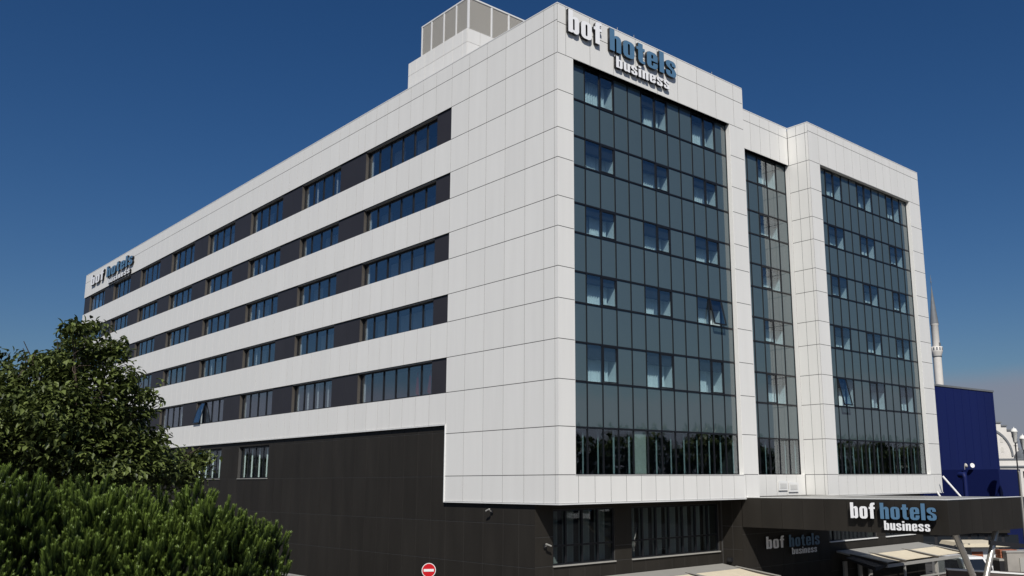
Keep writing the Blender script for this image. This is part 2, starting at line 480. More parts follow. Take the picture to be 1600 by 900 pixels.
# dark base body
db = MB()
db.box(.124, 1.0, BY + .004, LEN, G, 7.12); db.box(.124, 1.0, BX, 29.95, 7.12, ZD - .03)
db.box(.124, 1.0, 35.0, 38.2, 7.12, ZD - .03); db.box(.124, 1.0, 43.6, LEN, 7.12, ZD - .03)
db.box(.124, 1.0, 29.95, 35, 7.12, 8.36); db.box(.124, 1.0, 29.95, 35, 10.62, ZD - .03)
db.box(.124, 1.0, 38.2, 43.6, 7.12, 8.36); db.box(.124, 1.0, 38.2, 43.6, 10.62, ZD - .03)
db.box(1.0, 1.9, BX, LEN, 7.12, ZD - .03)
db.box(1.0, WX, BY + .004, BY + .9, G, 4.29); db.box(1.0, WX, BY + .004, BY + .9, 6.81, 7.12)
db.box(1.0, 1.2, BY + .004, BY + .9, 4.29, 6.81); db.box(5.22, 6.42, BY + .004, BY + .9, 4.29, 6.81); db.box(13.34, WX, BY + .004, BY + .9, 4.29, 6.81)
db.box(1.0, WX, BY + .9, BY + 3, G, 7.12)
db.box(WX + .004, 22.1, WY + .004, 4.7, G, 7.12)
db.box(22.1, 33.9, WY + .004, 1.4, G, 4.41); db.box(22.1, 33.9, WY + .004, 1.4, 6.31, 7.12)
db.box(22.1, 33.9, 1.4, 4.7, G, 7.12); db.box(27.69, 28.83, WY + .004, 1.4, 4.41, 6.31); db.box(32.73, 33.9, WY + .004, 1.4, 4.41, 6.31)
db.build('base_wall', M['seam'], hotel)

# ---- curtain walls of the front
VIS = [(2, 3), (4, 5), (6, 7), (8, 9), (10, 11)]


def curtain_wall(x0, n, wd, y, vis, ops, opened, seed):
    """n lites of width wd from x0, glass in the plane y; vis: see-through lites, ops: lites that open"""
    x1 = x0 + n * wd; g = y + .012
    fr = MB(); fw = .04
    for i in range(n + 1):
        c = x0 + i * wd; fr.box(c - fw / 2, c + fw / 2, y - .03, y + .09, ZL[13], ZL[2])
    for z in range(2, 14):
        d = fw * (.62 if z in (2, 13) else 1)
        fr.box(x0 + .001, x1 - .001, y - .026, y + .086, ZL[z] - d, ZL[z] + d)
    cw = fr.build('curtain_wall', M['frame'], hotel)
    bk = MB(); rr = random.Random(seed); bl = MB()
    for z1, z0 in zip(range(2, 13), range(3, 14)):
        top, bot = ZL[z1] - .05, ZL[z0] + .05; h = top - bot
        if (z1, z0) not in VIS and z0 != 13:
            for i in range(n): pane('spandrel_pane', wd - .05, h, 'y', (x0 + i * wd + .025, g, bot), 'spandrel', cw, .008)
            bk.box(x0, x1, y + .1, y + 1.2, bot - .03, top + .03); continue
        if z0 == 13:
            for i in range(n):
                pane('pane', wd - .05, h, 'y', (x0 + i * wd + .025, g, bot), 'glass', cw, .002)
                if rr.random() < .9:       # a curtain gathered beside each mullion
                    cwid = rr.choice((.06, .08, .08, .11))
                    c = link('curtain', curtain_mesh(cwid, h, 'y', 2, .02, i % 3), cw, (x0 + i * wd + wd - .07 - cwid, y + rr.uniform(.2, .3), bot))
                    c.material_slots[0].link = 'OBJECT'; c.material_slots[0].material = M['bunch']
            bl.box(x0 - .02, x1 + .02, y + 2.55, y + 2.6, bot - .02, top + .03)
            bl.box(x0 - .02, x1 + .02, y + .1, y + 2.55, bot - .1, bot - .05)
            continue
        for i in range(n):
            px = x0 + i * wd + .025
            if i in vis:
                if (i, z1) in opened:       # top hung sash standing open
                    o = pane('pane', wd - .05, h, 'y', (px, y - .03, top), 'glass', cw)
                    ang = math.radians(-12)
                    o.location = (px, y - .04 - math.sin(-ang) * h, top - math.cos(ang) * h); o.rotation_euler = (ang, 0, 0)
                    sf = MB()
                    for q in ((-.03, .03, 0, h), (wd - .08, wd - .02, 0, h)): sf.box(q[0], q[1], -.03, .03, q[2], q[3])
                    sf.box(-.03, wd - .02, -.028, .028, -.04, .03); sf.box(-.03, wd - .02, -.028, .028, h - .03, h + .02)
                    s_ = sf.build('sash', M['frame'], cw, o.location); s_.rotation_euler = o.rotation_euler
                else:
                    pane('pane', wd - .05, h, 'y', (px, g, bot), 'glass', cw, .0015)
                    if i in ops:
                        sf = MB(); w = wd - .055
                        sf.box(0, .05, -.04, .02, 0, h); sf.box(w - .05, w, -.04, .02, 0, h)
                        sf.box(.05, w - .05, -.04, .02, 0, .05); sf.box(.05, w - .05, -.04, .02, h - .05, h)
                        sf.build('sash', M['frame'], cw, (px, g - .005, bot))
                if i - 1 not in vis:
                    wf = rr.choice((1, 1, 1, .62, .8)); link('curtain', curtain_mesh((wd * 2 - .24) * wf, h + .02, 'y', 11 if wf == 1 else 9, .05, rr.randrange(4)), cw, (px + .03 + (rr.choice((0, 1)) * (1 - wf) * (wd * 2 - .24)), y + .52, bot))
                    cbox('sun_block', px - .02, px + wd * 2 - .03, y + .1, y + .36, top - min(.56, h * .36) * rr.choice((.75, 1, 1, 1.15)), top + .03, 'deep', cw)  # added dark box that lowers the shadow line on the curtain
                    bk.box(px - .02, px + wd * 2 - .03, y + .66, y + 1.2, bot - .03, top + .03)
            else:
                pane('spandrel_pane', wd - .05, h, 'y', (px, g, bot), 'spandrel', cw)
                bk.box(px - .025, px + wd - .025, y + .1, y + 1.2, bot - .03, top + .03)
    bk.build('room_wall', M['room'], cw); bl.build('interior', M['deep'], cw)
    return cw


cwA = curtain_wall(1.04, 12, 1.0325, .30, {1, 2, 5, 6, 9, 10}, {2, 6, 10}, {(10, 8)}, 1)
cwB = curtain_wall(RX0 - .05 - 7 * 1.045, 7, 1.045, KY + .30, {0, 1, 4, 5}, {4}, {}, 2)
cwC = curtain_wall(23.42, 12, 1.0108, RY + .30, {1, 2, 5, 6, 9, 10}, {1, 5, 9}, {(1, 10)}, 3)
# beige blind in one lite of the lowest glass row
MB().box(5.2, 6.14, .40, .42, 8.42, 10.45).build('blind', M['blind'], cwA)
# reveals round the glass
rv = MB()
for x0, x1, y in ((1.04, 13.43, 0), (23.42, 35.55, RY)):
    rv.box(x0 - .02, x0, y, y + .29, ZL[13], ZL[2]); rv.box(x1, x1 + .02, y, y + .29, ZL[13], ZL[2])
    rv.box(x0 - .02, x1 + .02, y, y + .29, ZL[2], ZL[2] + .02); rv.box(x0 - .02, x1 + .02, y - .04, y + .29, ZL[13] - .02, ZL[13])
rv.box(HW + .05, RX0 - .05, KY, KY + .29, ZL[2], ZL[2] + .02); rv.box(HW + .05, RX0 - .05, KY, KY + .29, ZL[13] - .02, ZL[13])
rv.box(HW - .003, HW + .045, .0, KY + .1, 7.12, ZL[0] - .02)
rv.box(RX0 - .04, RX0 - .004, KY + .002, KY + .285, ZL[13], ZL[2])
rv.build('reveal', M['white'], hotel)

# ---- ribbon windows of the long side
GX = .30
bays = [(10.25, 18.1, 6)] + [(21.3 + 8.49 * k_ + .02, 21.3 + 8.49 * k_ + 5.47, 4) for k_ in range(7)]
infills = [(BX, 10.25), (18.1, 21.32)] + [(21.3 + 8.49 * k_ + 5.47, min(21.3 + 8.49 * (k_ + 1) + .02, LEN - .02)) for k_ in range(7)]
inner = MB()
for ri, (a, b) in enumerate(VIS):
    z1, z0 = ZL[a], ZL[b]
    inner.box(1.86, 1.895, BX, LEN - .01, z0 - .02, z1 + .02)
    for y0, y1 in infills:
        n = max(1, round((y1 - y0) / 1.6)); w = (y1 - y0) / n
        for i in range(n): cbox('infill_panel', .07, .26, y0 + i * w + (.006 if i else .002), y0 + (i + 1) * w - (.006 if i < n - 1 else .002), z0 + .012, z1 - .012, 'infill', hotel)
    for bi, (y0, y1, n) in enumerate(bays):
        fr = MB(); w = (y1 - y0) / n
        for i in range(n + 1):
            c = y0 + i * w; c = min(max(c, y0 + .03), y1 - .03); fr.box(GX - .05, GX + .05, c - .03, c + .03, z0 + .02, z1 - .02)
        fr.box(GX - .045, GX + .045, y0, y1, z0 + .02, z0 + .08); fr.box(GX - .045, GX + .045, y0, y1, z1 - .12, z1 - .02)
        win = fr.build('window', M['frame'], hotel)
        hh = z1 - z0 - .2
        if bi > 4:
            mb = MB(); mb.box(GX - .008, GX + .008, y0 + .03, y1 - .03, z0 + .08, z1 - .12)
            tag(mb.build('pane', M['ribbon'], win), kind='stuff')
        else:
            for i in range(n):
                op = (ri == 4 and bi == 3 and i == n - 1)
                o = pane('pane', w - .06, hh, 'x', (GX, y0 + i * w + .03, z0 + .08), 'ribbon', win, .003)
                if op:
                    o.location = (GX - .06 - math.sin(math.radians(14)) * hh, y0 + i * w + .03, z1 - .12 - math.cos(math.radians(14)) * hh)
                    o.rotation_euler = (0, math.radians(14), 0)
                    sf = MB(); sf.box(-.02, .03, -.03, .03, 0, hh); sf.box(-.02, .03, w - .09, w - .03, 0, hh); sf.box(-.018, .028, -.03, w - .03, -.04, .02)
                    s_ = sf.build('sash', M['frame'], win, o.location); s_.rotation_euler = o.rotation_euler
        if bi < 5:
            for i in range(n):
                q = rnd.random()
                if i == n - 1 or q < .06 or (ri == 4 and bi == 1):
                    link('curtain', curtain_mesh(.22 if i == n - 1 else .15, hh, 'x', 2, .03, i % 3), win, (GX + .15, y0 + (i + 1) * w - .30, z0 + .06))
                if ri < 4 and q > .45:
                    link('curtain', curtain_mesh(w - .1, hh, 'x', 7, .04, i % 3), win, (GX + 1.0, y0 + i * w + .05, z0 + .06))
        rvw = MB(); rvw.box(.062, GX + .04, y1 - .02, y1 - .002, z0 + .02, z1 - .1)
        rvw.build('reveal', M['bronze'], win)
        MB().box(.075, GX - .055, y0 + .01, y1 - .022, z1 - .05, z1 + .006).build('head_trim', M['alu'], win)
inner.build('interior', M['inner'], hotel)
# two red pennants standing behind the lowest ribbon window by the corner
for yy, lean in ((12.15, .25), (11.0, -.2)):
    MB().prism([(yy, 12.75), (yy + .30, 12.9), (yy + lean * .3 + .12, 14.05), (yy + lean * .3 + .02, 14.1)], 'x', .5, .53).build('flag', M['red'], hotel)

# ---- windows in the dark base of the long side
for y0, y1, n, op in ((30.0, 34.95, 4, False), (38.25, 43.55, 4, True)):
    fr = MB(); w = (y1 - y0) / n
    for i in range(n + 1):
        c = min(max(y0 + i * w, y0 + .04), y1 - .04); fr.box(.30, .38, c - .03, c + .03, 8.40, 10.58)
    fr.box(.29, .39, y0, y1, 8.40, 8.46); fr.box(.29, .39, y0, y1, 10.5, 10.58)
    win = fr.build('window', M['frame'], hotel)
    for i in range(n):
        o = pane('pane', w - .06, 2.04, 'x', (.33, y0 + i * w + .03, 8.46), 'clear', win, .002)
        link('curtain', curtain_mesh(.16, 2.04, 'x', 2, .03, i % 3), win, (.55, y0 + (i + 1) * w - .2, 8.46))
        if op and i == n - 1:
            o.location = (.2 - math.sin(.35) * 2.04, y0 + i * w + .03, 10.5 - math.cos(.35) * 2.04); o.rotation_euler = (0, .35, 0)
            sf = MB(); sf.box(-.02, .03, -.03, .03, 0, 2.04); sf.box(-.02, .03, w - .09, w - .03, 0, 2.04); sf.box(-.018, .028, -.03, w - .03, -.04, .02)
            s_ = sf.build('sash', M['frame'], win, o.location); s_.rotation_euler = o.rotation_euler
    MB().box(.9, .99, y0, y1, 8.38, 10.6).build('interior', M['deep'], win)
    MB().box(.05, .3, y0, y1, 8.34, 8.385).build('sill', M['alu'], win)


# ---- windows of the dark front under the overhang
def base_window(x0, x1, y, z0, z1, zt, xs, drape=True):
    fr = MB()
    xs = [x0 + .03] + xs + [x1 - .03]
    for c in xs: fr.box(c - .05, c + .05, y + .06, y + .18, z0, z1)
    fr.box(x0, x1, y + .065, y + .175, z0, z0 + .06); fr.box(x0, x1, y + .065, y + .175, z1 - .07, z1)
    if zt: fr.box(x0, x1, y + .07, y + .17, zt - .04, zt + .04)
    win = fr.build('window', M['frame'], hotel)
    for a, b in zip(xs, xs[1:]):
        for q0, q1 in (((z0 + .06, zt - .04), (zt + .04, z1 - .07)) if zt else ((z0 + .06, z1 - .07),)):
            pane('pane', b - a - .1, q1 - q0, 'y', (a + .05, y + .12, q0), 'clear', win, .002)
        if drape:
            n = 6
            me = curtain_mesh(round(b - a - .3, 1), z1 - z0 - .1, 'y', n, .05, 11)
            o = link('curtain', me, win, (a + .12, y + .45, z0 + .05))
            o.material_slots[0].link = 'OBJECT'; o.material_slots[0].material = M['drape']
    MB().box(x0, x1, y + .8, y + .89, z0 - .02, z1 + .02).build('interior', M['deep'], win)
    MB().box(x0 - .02, x1 + .02, y - .09, y + .06, z0 - .06, z0 - .002).build('sill', M['paint'] if not drape else M['alu'], win)
    return win


base_window(1.2, 5.22, BY, 4.30, 6.80, 5.16, [2.06, 3.11, 4.14])
base_window(6.42, 13.34, BY, 4.30, 6.80, 5.16, [7.3, 8.31, 9.32, 10.39, 11.44, 12.47])
base_window(22.1, 27.69, WY, 4.42, 6.30, None, [22.75, 23.7, 24.65, 25.6, 26.6], False)
base_window(28.83, 32.73, WY, 4.42, 6.30, None, [29.8, 30.8, 31.8], False)

# ---- two small vent grilles in the white strip of the recess
for x0, x1, z0, z1 in ((19.27, 19.95, 7.57, 7.88), (20.33, 21.09, 7.47, 7.80)):
    v = MB().box(x0 - .12, x1 + .12, KY - .085, KY - .047, z0 - .12, z1 + .12).build('vent', M['paint'], hotel)
    MB().box(x0, x1, KY - .09, KY - .087, z0, z1).build('grille', M['louver'], v)
    g_ = MB()
    for i in range(5): g_.box(x0, x1, KY - .105, KY - .092, z0 + .02 + i * (z1 - z0) / 5, z0 + .03 + (i + .45) * (z1 - z0) / 5)
    g_.build('slat', M['paint'], v)

# ---- plant room on the roof
PXB = 2.0; PY0, PY1, PZ = 10.18, 16.55, 34.5
pr = MB().box(PXB + .01, 13, PY0 + .01, PY1, 30.9, PZ - .02).build('plant_room', M['joint'], hotel)
ys = [PY0 + .012, PY0 + .45] + [PY0 + .45 + 1.0 * i for i in range(1, 6)] + [PY1 - .25, PY1]
for a, b in zip(ys, ys[1:]):
    for z1, z0 in ((PZ, 33.62), (33.62, 32.2), (32.2, 30.95)): cbox('panel', PXB - .03, PXB + .01, a + J, b - J, z0 + J, z1 - J, 'white', pr)
xs = [PXB - .03, PXB + .9] + [PXB + .9 + 1.5 * i for i in range(1, 7)]
for a, b in zip(xs, xs[1:]):
    for z1, z0 in ((PZ, 33.62), (33.62, 32.2), (32.2, 30.95)): cbox('panel', a + J, b - J, PY0 - .03, PY0 + .01, z0 + J, z1 - J, 'white', pr)
LZ = 36.45
lv = MB()
lx0, ly0, ly1 = PXB + .05, PY0 + .02, PY1 - 1.45
yp = [ly0, 11.38, 12.68, 14.03, ly1]; xp = [lx0, 3.75, 5.08, 6.5, 7.9, 9.3]
scr = MB()
for y in yp: scr.box(lx0 - .05, lx0 + .05, y - .06, y + .06, PZ, LZ)
for x in xp[1:]: scr.box(x - .06, x + .06, ly0 - .05, ly0 + .05, PZ, LZ)
scr.box(lx0 - .06, lx0 + .06, ly0 - .07, ly1 + .06, LZ, LZ + .09); scr.box(lx0 + .06, xp[-1], ly0 - .07, ly0 + .06, LZ, LZ + .09)
ls = scr.build('louver_screen', M['paint'], hotel)
for a, b in zip(yp, yp[1:]):
    mb = MB()
    z = PZ + .03
    while z < LZ - .04:
        mb.add([(lx0 - .03, a + .06, z), (lx0 - .03, b - .06, z), (lx0 + .05, b - .06, z + .085), (lx0 + .05, a + .06, z + .085)], [(0, 1, 2, 3)])
        mb.box(lx0 - .034, lx0 - .024, a + .06, b - .06, z, z + .045); z += .085
    mb.box(lx0 + .052, lx0 + .07, a, b, PZ, LZ); mb.build('louver', M['louver'], ls)
for a, b in zip(xp, xp[1:]):
    mb = MB(); z = PZ + .03
    while z < LZ - .04:
        mb.add([(a + .06, ly0 - .03, z), (b - .06, ly0 - .03, z), (b - .06, ly0 + .05, z + .085), (a + .06, ly0 + .05, z + .085)], [(0, 1, 2, 3)])
        mb.box(a + .06, b - .06, ly0 - .034, ly0 - .024, z, z + .045); z += .085
    mb.box(a, b, ly0 + .052, ly0 + .07, PZ, LZ); mb.build('louver', M['louver'], ls)
# lightning rods along the front parapet
for x in (4.3, 5.55, 12.1):
    MB().tube([(x, .1, ZL[0]), (x, .1, ZL[0] + .28)], .015, 6).build('lightning_rod', M['alu'], hotel)

# ------------------------------------------------------------------ lettering
GL = {
    'b': (.45, [[(0, 0), (0, 1), (.19, 1), (.19, .70), (.25, .75), (.34, .76), (.42, .71), (.45, .62), (.45, .13), (.42, .04), (.34, -.01), (.25, 0), (.18, .05), (.17, 0)],
                [(.19, .16), (.19, .60), (.225, .64), (.26, .60), (.26, .16), (.225, .12)]]),
    'o': (.46, [[(0, .14), (0, .61), (.04, .71), (.13, .76), (.33, .76), (.42, .71), (.46, .61), (.46, .14), (.42, .04), (.33, -.01), (.13, -.01), (.04, .04)],
                [(.19, .15), (.19, .61), (.23, .65), (.27, .61), (.27, .15), (.23, .11)]]),
    'f': (.35, [[(.07, 0), (.07, .6), (0, .6), (0, .73), (.07, .73), (.07, .85), (.10, .94), (.17, .99), (.26, 1), (.35, 1), (.35, .87), (.30, .87), (.265, .84), (.265, .73), (.35, .73), (.35, .6), (.265, .6), (.265, 0)]]),
    'h': (.45, [[(0, 0), (0, 1), (.19, 1), (.19, .70), (.25, .75), (.34, .76), (.42, .71), (.45, .62), (.45, 0), (.26, 0), (.26, .58), (.225, .62), (.19, .58), (.19, 0)]]),
    't': (.35, [[(.07, .15), (.07, .6), (0, .6), (0, .73), (.07, .73), (.07, .92), (.265, .92), (.265, .73), (.35, .73), (.35, .6), (.265, .6), (.265, .17), (.30, .13), (.35, .13), (.35, 0), (.22, 0), (.12, .04)]]),
    'e': (.46, [[(.46, .35), (.19, .35), (.19, .15), (.23, .11), (.27, .15), (.27, .27), (.46, .27), (.46, .14), (.42, .04), (.33, -.01), (.13, -.01), (.04, .04), (0, .14), (0, .61), (.04, .71), (.13, .76), (.33, .76), (.42, .71), (.46, .61)],
                [(.19, .46), (.19, .61), (.23, .65), (.27, .61), (.27, .46)]]),
    'l': (.2, [[(0, 0), (0, 1), (.2, 1), (.2, 0)]]),
    's': (.45, [[(.44, .51), (.44, .62), (.40, .71), (.32, .76), (.13, .76), (.04, .71), (0, .62), (0, .52), (.06, .43), (.24, .31), (.265, .25), (.265, .15), (.225, .11), (.19, .15), (.19, .27), (0, .27), (0, .13), (.04, .04), (.13, -.01), (.33, -.01), (.42, .04), (.45, .13), (.45, .27), (.39, .37), (.21, .48), (.19, .53), (.19, .61), (.225, .65), (.26, .61), (.26, .51)]]),
    'u': (.45, [[(.45, .75), (.45, 0), (.27, 0), (.26, .05), (.20, 0), (.11, -.01), (.03, .04), (0, .13), (0, .75), (.19, .75), (.19, .17), (.225, .13), (.26, .17), (.26, .75)]]),
    'i': (.2, [[(0, 0), (0, .72), (.2, .72), (.2, 0)], [(0, .84), (0, 1), (.2, 1), (.2, .84)]]),
    'n': (.45, [[(0, 0), (0, .75), (.18, .75), (.19, .70), (.25, .75), (.34, .76), (.42, .71), (.45, .62), (.45, 0), (.26, 0), (.26, .58), (.225, .62), (.19, .58), (.19, 0)]]),
}


def letter_mesh(ch, sx, sz, depth, face):
    """solid letter in local coordinates: x to the right, z up, front face towards -y; face colour in front, black returns"""
    cu = bpy.data.curves.new('letter', 'CURVE'); cu.dimensions = '2D'; cu.fill_mode = 'BOTH'; cu.extrude = depth / 2
    for ring in GL[ch][1]:
        sp = cu.splines.new('POLY'); sp.points.add(len(ring) - 1); sp.use_cyclic_u = True
        for p, q in zip(sp.points, ring): p.co = (q[0] * sx, q[1] * sz, 0, 1)
    ob = bpy.data.objects.new('letter', cu); COL.objects.link(ob)
    dg = bpy.context.evaluated_depsgraph_get(); me = bpy.data.meshes.new_from_object(ob.evaluated_get(dg))
    bpy.data.objects.remove(ob); bpy.data.curves.remove(cu)
    me.materials.clear(); me.materials.append(M[face]); me.materials.append(M['sign_side'])
    me.transform(Matrix.Rotation(math.pi / 2, 4, 'X'))
    me.update(); me.name = 'letter'
    for p in me.polygons: p.material_index = 0 if abs(p.normal.y) > .9 and p.center.y < 0 else 1
    return me


def word(parent, text, x0, x1, z, H, depth, off, face):
    gap = .085; tot = sum(GL[c][0] for c in text) + gap * (len(text) - 1); sx = (x1 - x0) / tot; x = x0; done = {}
    for c in text:
        if c not in done: done[c] = letter_mesh(c, sx, H, depth, face)
        link('letter', done[c], parent, (x, -off - depth / 2, z)); x += (GL[c][0] + gap) * sx


def sign(label, loc, rz, bof, hotels, business, z, depth, off):
    t = thing('hotel_sign', label, 'sign', loc, rz, 'bof hotels business signs on the hotel')
    word(t, 'bof', *bof, z[0], z[1], depth, off, 'sign_white'); word(t, 'hotels', *hotels, z[0], z[1], depth, off, 'sign_blue')
    word(t, 'business', *business, z[2], z[3], depth, off, 'sign_white')
    return t


sign('white and blue raised letters bof hotels business high on the front above the glass', (0, -TP, 0), 0,
     (.57, 2.86), (3.44, 8.58), (3.88, 8.0), (29.72, 1.2, 28.90, .62), .17, .008)
sign('white and blue letters bof hotels business at the far top end of the long side', (-.045, 77.0, 0), -math.pi / 2,
     (.1, 4.7), (5.75, 14.2), (6.4, 13.6), (29.42, 1.12, 28.60, .55), .17, .008)
sign('bright white and blue raised letters bof hotels business on the black canopy side', (WX - .05, 0, 0), -math.pi / 2,
     (6.38, 7.68), (7.94, 10.68), (8.1, 10.34), (6.26, .74, 5.76, .42), .14, .14)
sign('small dim letters bof hotels business on the dark wall in the canopy shade', (0, WY - .045, 0), 0,
     (15.55, 17.26), (17.75, 20.87), (17.98, 20.54), (4.34, .66, 3.92, .36), .05, .02)

# ------------------------------------------------------------------ entrance canopy
CY = -11.05; CX1 = 21.75
can = thing('entrance_canopy', 'black boxed entrance canopy jutting from the hotel on slanting steel columns', 'canopy', (0, 0, 0))
MB().box(WX + .01, CX1 - .02, CY + .02, WY - .06, 5.75, 7.02).build('canopy_body', M['seam'], can)
MB().box(WX + .02, CX1 - .03, CY + .03, WY - .06, 5.66, 5.74).build('soffit', M['black'], can)
MB().box(WX - .02, CX1 + .02, CY - .02, WY - .06, 7.12, 7.155).build('roof_sheet', M['alu'], can)
MB().box(WX - .055, WX + .16, CY - .055, WY - .06, 7.158, 7.185).build('edge_trim', M['paint'], can)
MB().box(WX + .163, CX1 + .05, CY - .055, CY + .16, 7.158, 7.185).build('edge_trim', M['paint'], can)
n = 9; w = (WY - .06 - CY) / n
for i in range(n): cbox('fascia_panel', WX - .035, WX + .005, CY + i * w + .008, CY + (i + 1) * w - .008, 5.6, 7.11, 'dark', can)
n = 7; w = (CX1 - WX) / n
for i in range(n): cbox('fascia_panel', WX + i * w + (.008 if i else -.035), WX + (i + 1) * w - .008, CY - .035, CY + .005, 5.6, 7.11, 'dark', can)
for i in range(n): pass
cbox('fascia_panel', CX1 - .005, CX1 + .03, CY, WY - .06, 5.6, 7.11, 'dark', can)
MB().tube([(14.8, -10.75, 5.66), (21.4, -9.2, G)], .15, 16).build('column', M['chrome'], can)
MB().tube([(20.45, -10.3, 5.66), (17.9, -9.9, G)], .15, 16).build('column', M['chrome'], can)

# ------------------------------------------------------------------ pergolas with cloth roofs
def pergola(label, xs, y0, y1, z0, z1, hood, left_shadow):
    """roof from the wall line y0 (height z0) falling to the front y1 (height z1), a rafter at every x in xs"""
    t = thing('pergola', label, 'pergola', (0, 0, 0), 0, 'pergolas with cloth roofs before the hotel')
    fz = lambda y: z0 + (z1 - z0) * (y - y0) / (y1 - y0)
    x0, x1 = xs[0], xs[-1]; yb = y0 - hood
    sl_ = MB(); sl_.add([(x0, y0, z0 + .06), (x1, y0, z0 + .06), (x1, yb, fz(yb) + .06), (x0, yb, fz(yb) + .06), (x0, y0, z0 - .04), (x1, y0, z0 - .04), (x1, yb, fz(yb) - .04), (x0, yb, fz(yb) - .04)],
                        [(0, 1, 2, 3), (7, 6, 5, 4), (0, 4, 5, 1), (1, 5, 6, 2), (2, 6, 7, 3), (3, 7, 4, 0)])
    sl_.build('gutter_hood', M['alu'], t)
    for i, x in enumerate(xs):
        x = min(max(x, x0 + .07), x1 - .07)
        MB().bar((x, yb + .25, fz(yb) + .02), (x, y1 - .05, z1 + .04), .15, .2).build('rafter', M['bronze'], t)
        MB().bar((x, yb + .25, fz(yb) + .135), (x, y1 - .05, z1 + .155), .17, .03).build('rafter_cap', M['alu'], t)
        if i or not left_shadow: MB().box(x - .055, x + .055, y1 + .0, y1 + .11, G + .12, z1 - .06).build('post', M['alu'], t)
    for xa, xb in zip(xs, xs[1:]):
        a, b = xa + .22, xb - .22
        c = MB(); N = 6; vs = []
        for k_ in range(N + 1):
            y = yb - .12 + (y1 + .22 - yb + .12) * k_ / N; sag = -.03 * math.sin(math.pi * k_ / N)
            vs += [(a, y, fz(y) + .07 + sag), (b, y, fz(y) + .07 + sag), (b, y, fz(y) + .05 + sag), (a, y, fz(y) + .05 + sag)]
        fs = []
        for k_ in range(N):
            o = k_ * 4; fs += [(o, o + 1, o + 5, o + 4), (o + 2, o + 3, o + 7, o + 6), (o + 1, o + 2, o + 6, o + 5), (o + 3, o, o + 4, o + 7)]
        c.add(vs, fs).build('cloth_panel', M['fabric'], t)
        ya, yz = yb - .12, y1 + .22
        for q0, q1 in (((xa + .15, ya), (xa + .15, yz)), ((xb - .15, ya), (xb - .15, yz))):
            MB().bar((q0[0], q0[1], fz(q0[1]) + .03), (q1[0], q1[1], fz(q1[1]) + .03), .1, .06).build('cloth_rail', M['bronze'], t)
    MB().box(x0, x1, y1 - .06, y1 + .10, z1 - .14, z1 + .02).build('front_beam', M['alu'], t)
    if left_shadow:  # black sheet standing in for the canopy's shadow on the left end
        MB().add([(x0 - .9, yb, fz(yb) - .02), (x0 - .01, yb, fz(yb) + .02), (x0 - .01, y1, z1), (x0 - .9, y1 + .2, z1 - .06),
                  (x0 - .9, yb, fz(yb) - .1), (x0 - .01, yb, fz(yb) - .06), (x0 - .01, y1, z1 - .08), (x0 - .9, y1 + .2, z1 - .3)],
                 [(0, 1, 2, 3), (7, 6, 5, 4), (0, 4, 5, 1), (1, 5, 6, 2), (2, 6, 7, 3), (3, 7, 4, 0)]).build('shadow_sheet', M['black'], t)
    return t


pergola('low pergola roof with beige cloth in front of the dark windows at the bottom edge', [1.1, 5.2, 9.3, 13.5], BY - .05, -2.0, 3.56, 3.08, 1.2, False)
p2 = pergola('pergola with three beige cloth roof bays under the black canopy', [22.65, 24.85, 28.95, 33.0], WY - .1, -2.95, 3.80, 3.22, 1.15, True)
for x in (28.9, 32.9):
    MB().box(x - .04, x + .04, -2.86, -2.78, G + 1.4, 3.06).build('glass_post', M['alu'], p2)
MB().box(28.95, 32.85, -2.83, -2.81, 2.3, 3.05).build('side_glass', M['clear'], p2)
MB().box(27.2, 33.0, -2.92, -2.74, G + .1, 2.24).build('parapet', M['brownwall'], p2)
MB().box(27.1, 33.1, -2.97, -2.69, 2.24, 2.30).build('parapet_cap', M['alu'], p2)
for x in (23.2, 24.9, 26.1):
    MB().box(x, x + .35, .1, .22, G + .12, 3.2).build('door_frame', M['alu'], p2)


# ------------------------------------------------------------------ small wall fittings
def spot(label, p, face):
    t = thing('wall_spotlight', label, 'spotlight', p, 0, 'small spotlights on the dark walls')
    d = Vector((-1, 0, 0)) if face == 'x' else Vector((0, -1, 0))
    MB().bar((0, 0, 0), d * .05, .16, .16).build('bracket', M['black'], t)
    MB().tube([d * .05, d * .26 + Vector((0, 0, .07))], .02, 8).build('arm', M['alu'], t)
    e = d * .26 + Vector((0, 0, .07)); s_ = Vector((0, -.18, .06)) if face == 'x' else Vector((-.2, 0, .07))
    MB().bar(e - s_ * .75, e + s_ * .75, .075, .06).build('lamp_head', M['alu'], t)


spot('little spotlight on the dark side wall just below the white corner', (.074, 4.87, 6.7), 'x')
spot('little spotlight beside the first dark window at the base corner', (.66, 1.70, 5.2), 'y')
fb = thing('wall_speaker', 'small black box on the dark side wall above the end of the low pergola', 'speaker', (WX - .01, 1.2, 3.85))
MB().box(-.14, 0, -.14, .14, -.1, .1).build('box', M['black'], fb); MB().box(-.146, -.141, -.1, .1, -.07, .07).build('grille', M['rubber'], fb)

# ------------------------------------------------------------------ no entry sign
P = at(670, 891, 42.5)
ns = thing('no_entry_sign', 'round red no entry sign with white bar before the dark side wall', 'road sign', (P.x, P.y, G), math.radians(-38))
hz = P.z - G
MB().tube([(0, .03, 0), (0, .03, hz + .25)], .03, 10).build('post', M['alu'], ns)
c32 = [(math.cos(2 * math.pi * k / 32), math.sin(2 * math.pi * k / 32)) for k in range(32)]
MB().prism([(x * .315, hz + y * .315) for x, y in c32], 'y', -.016, -.006).build('sign_rim', M['paint'], ns)
MB().prism([(x * .285, hz + y * .285) for x, y in c32], 'y', -.022, -.0165).build('sign_plate', M['signred'], ns)
MB().box(-.225, .225, -.028, -.0225, hz - .055, hz + .055).build('bar', M['paint'], ns)

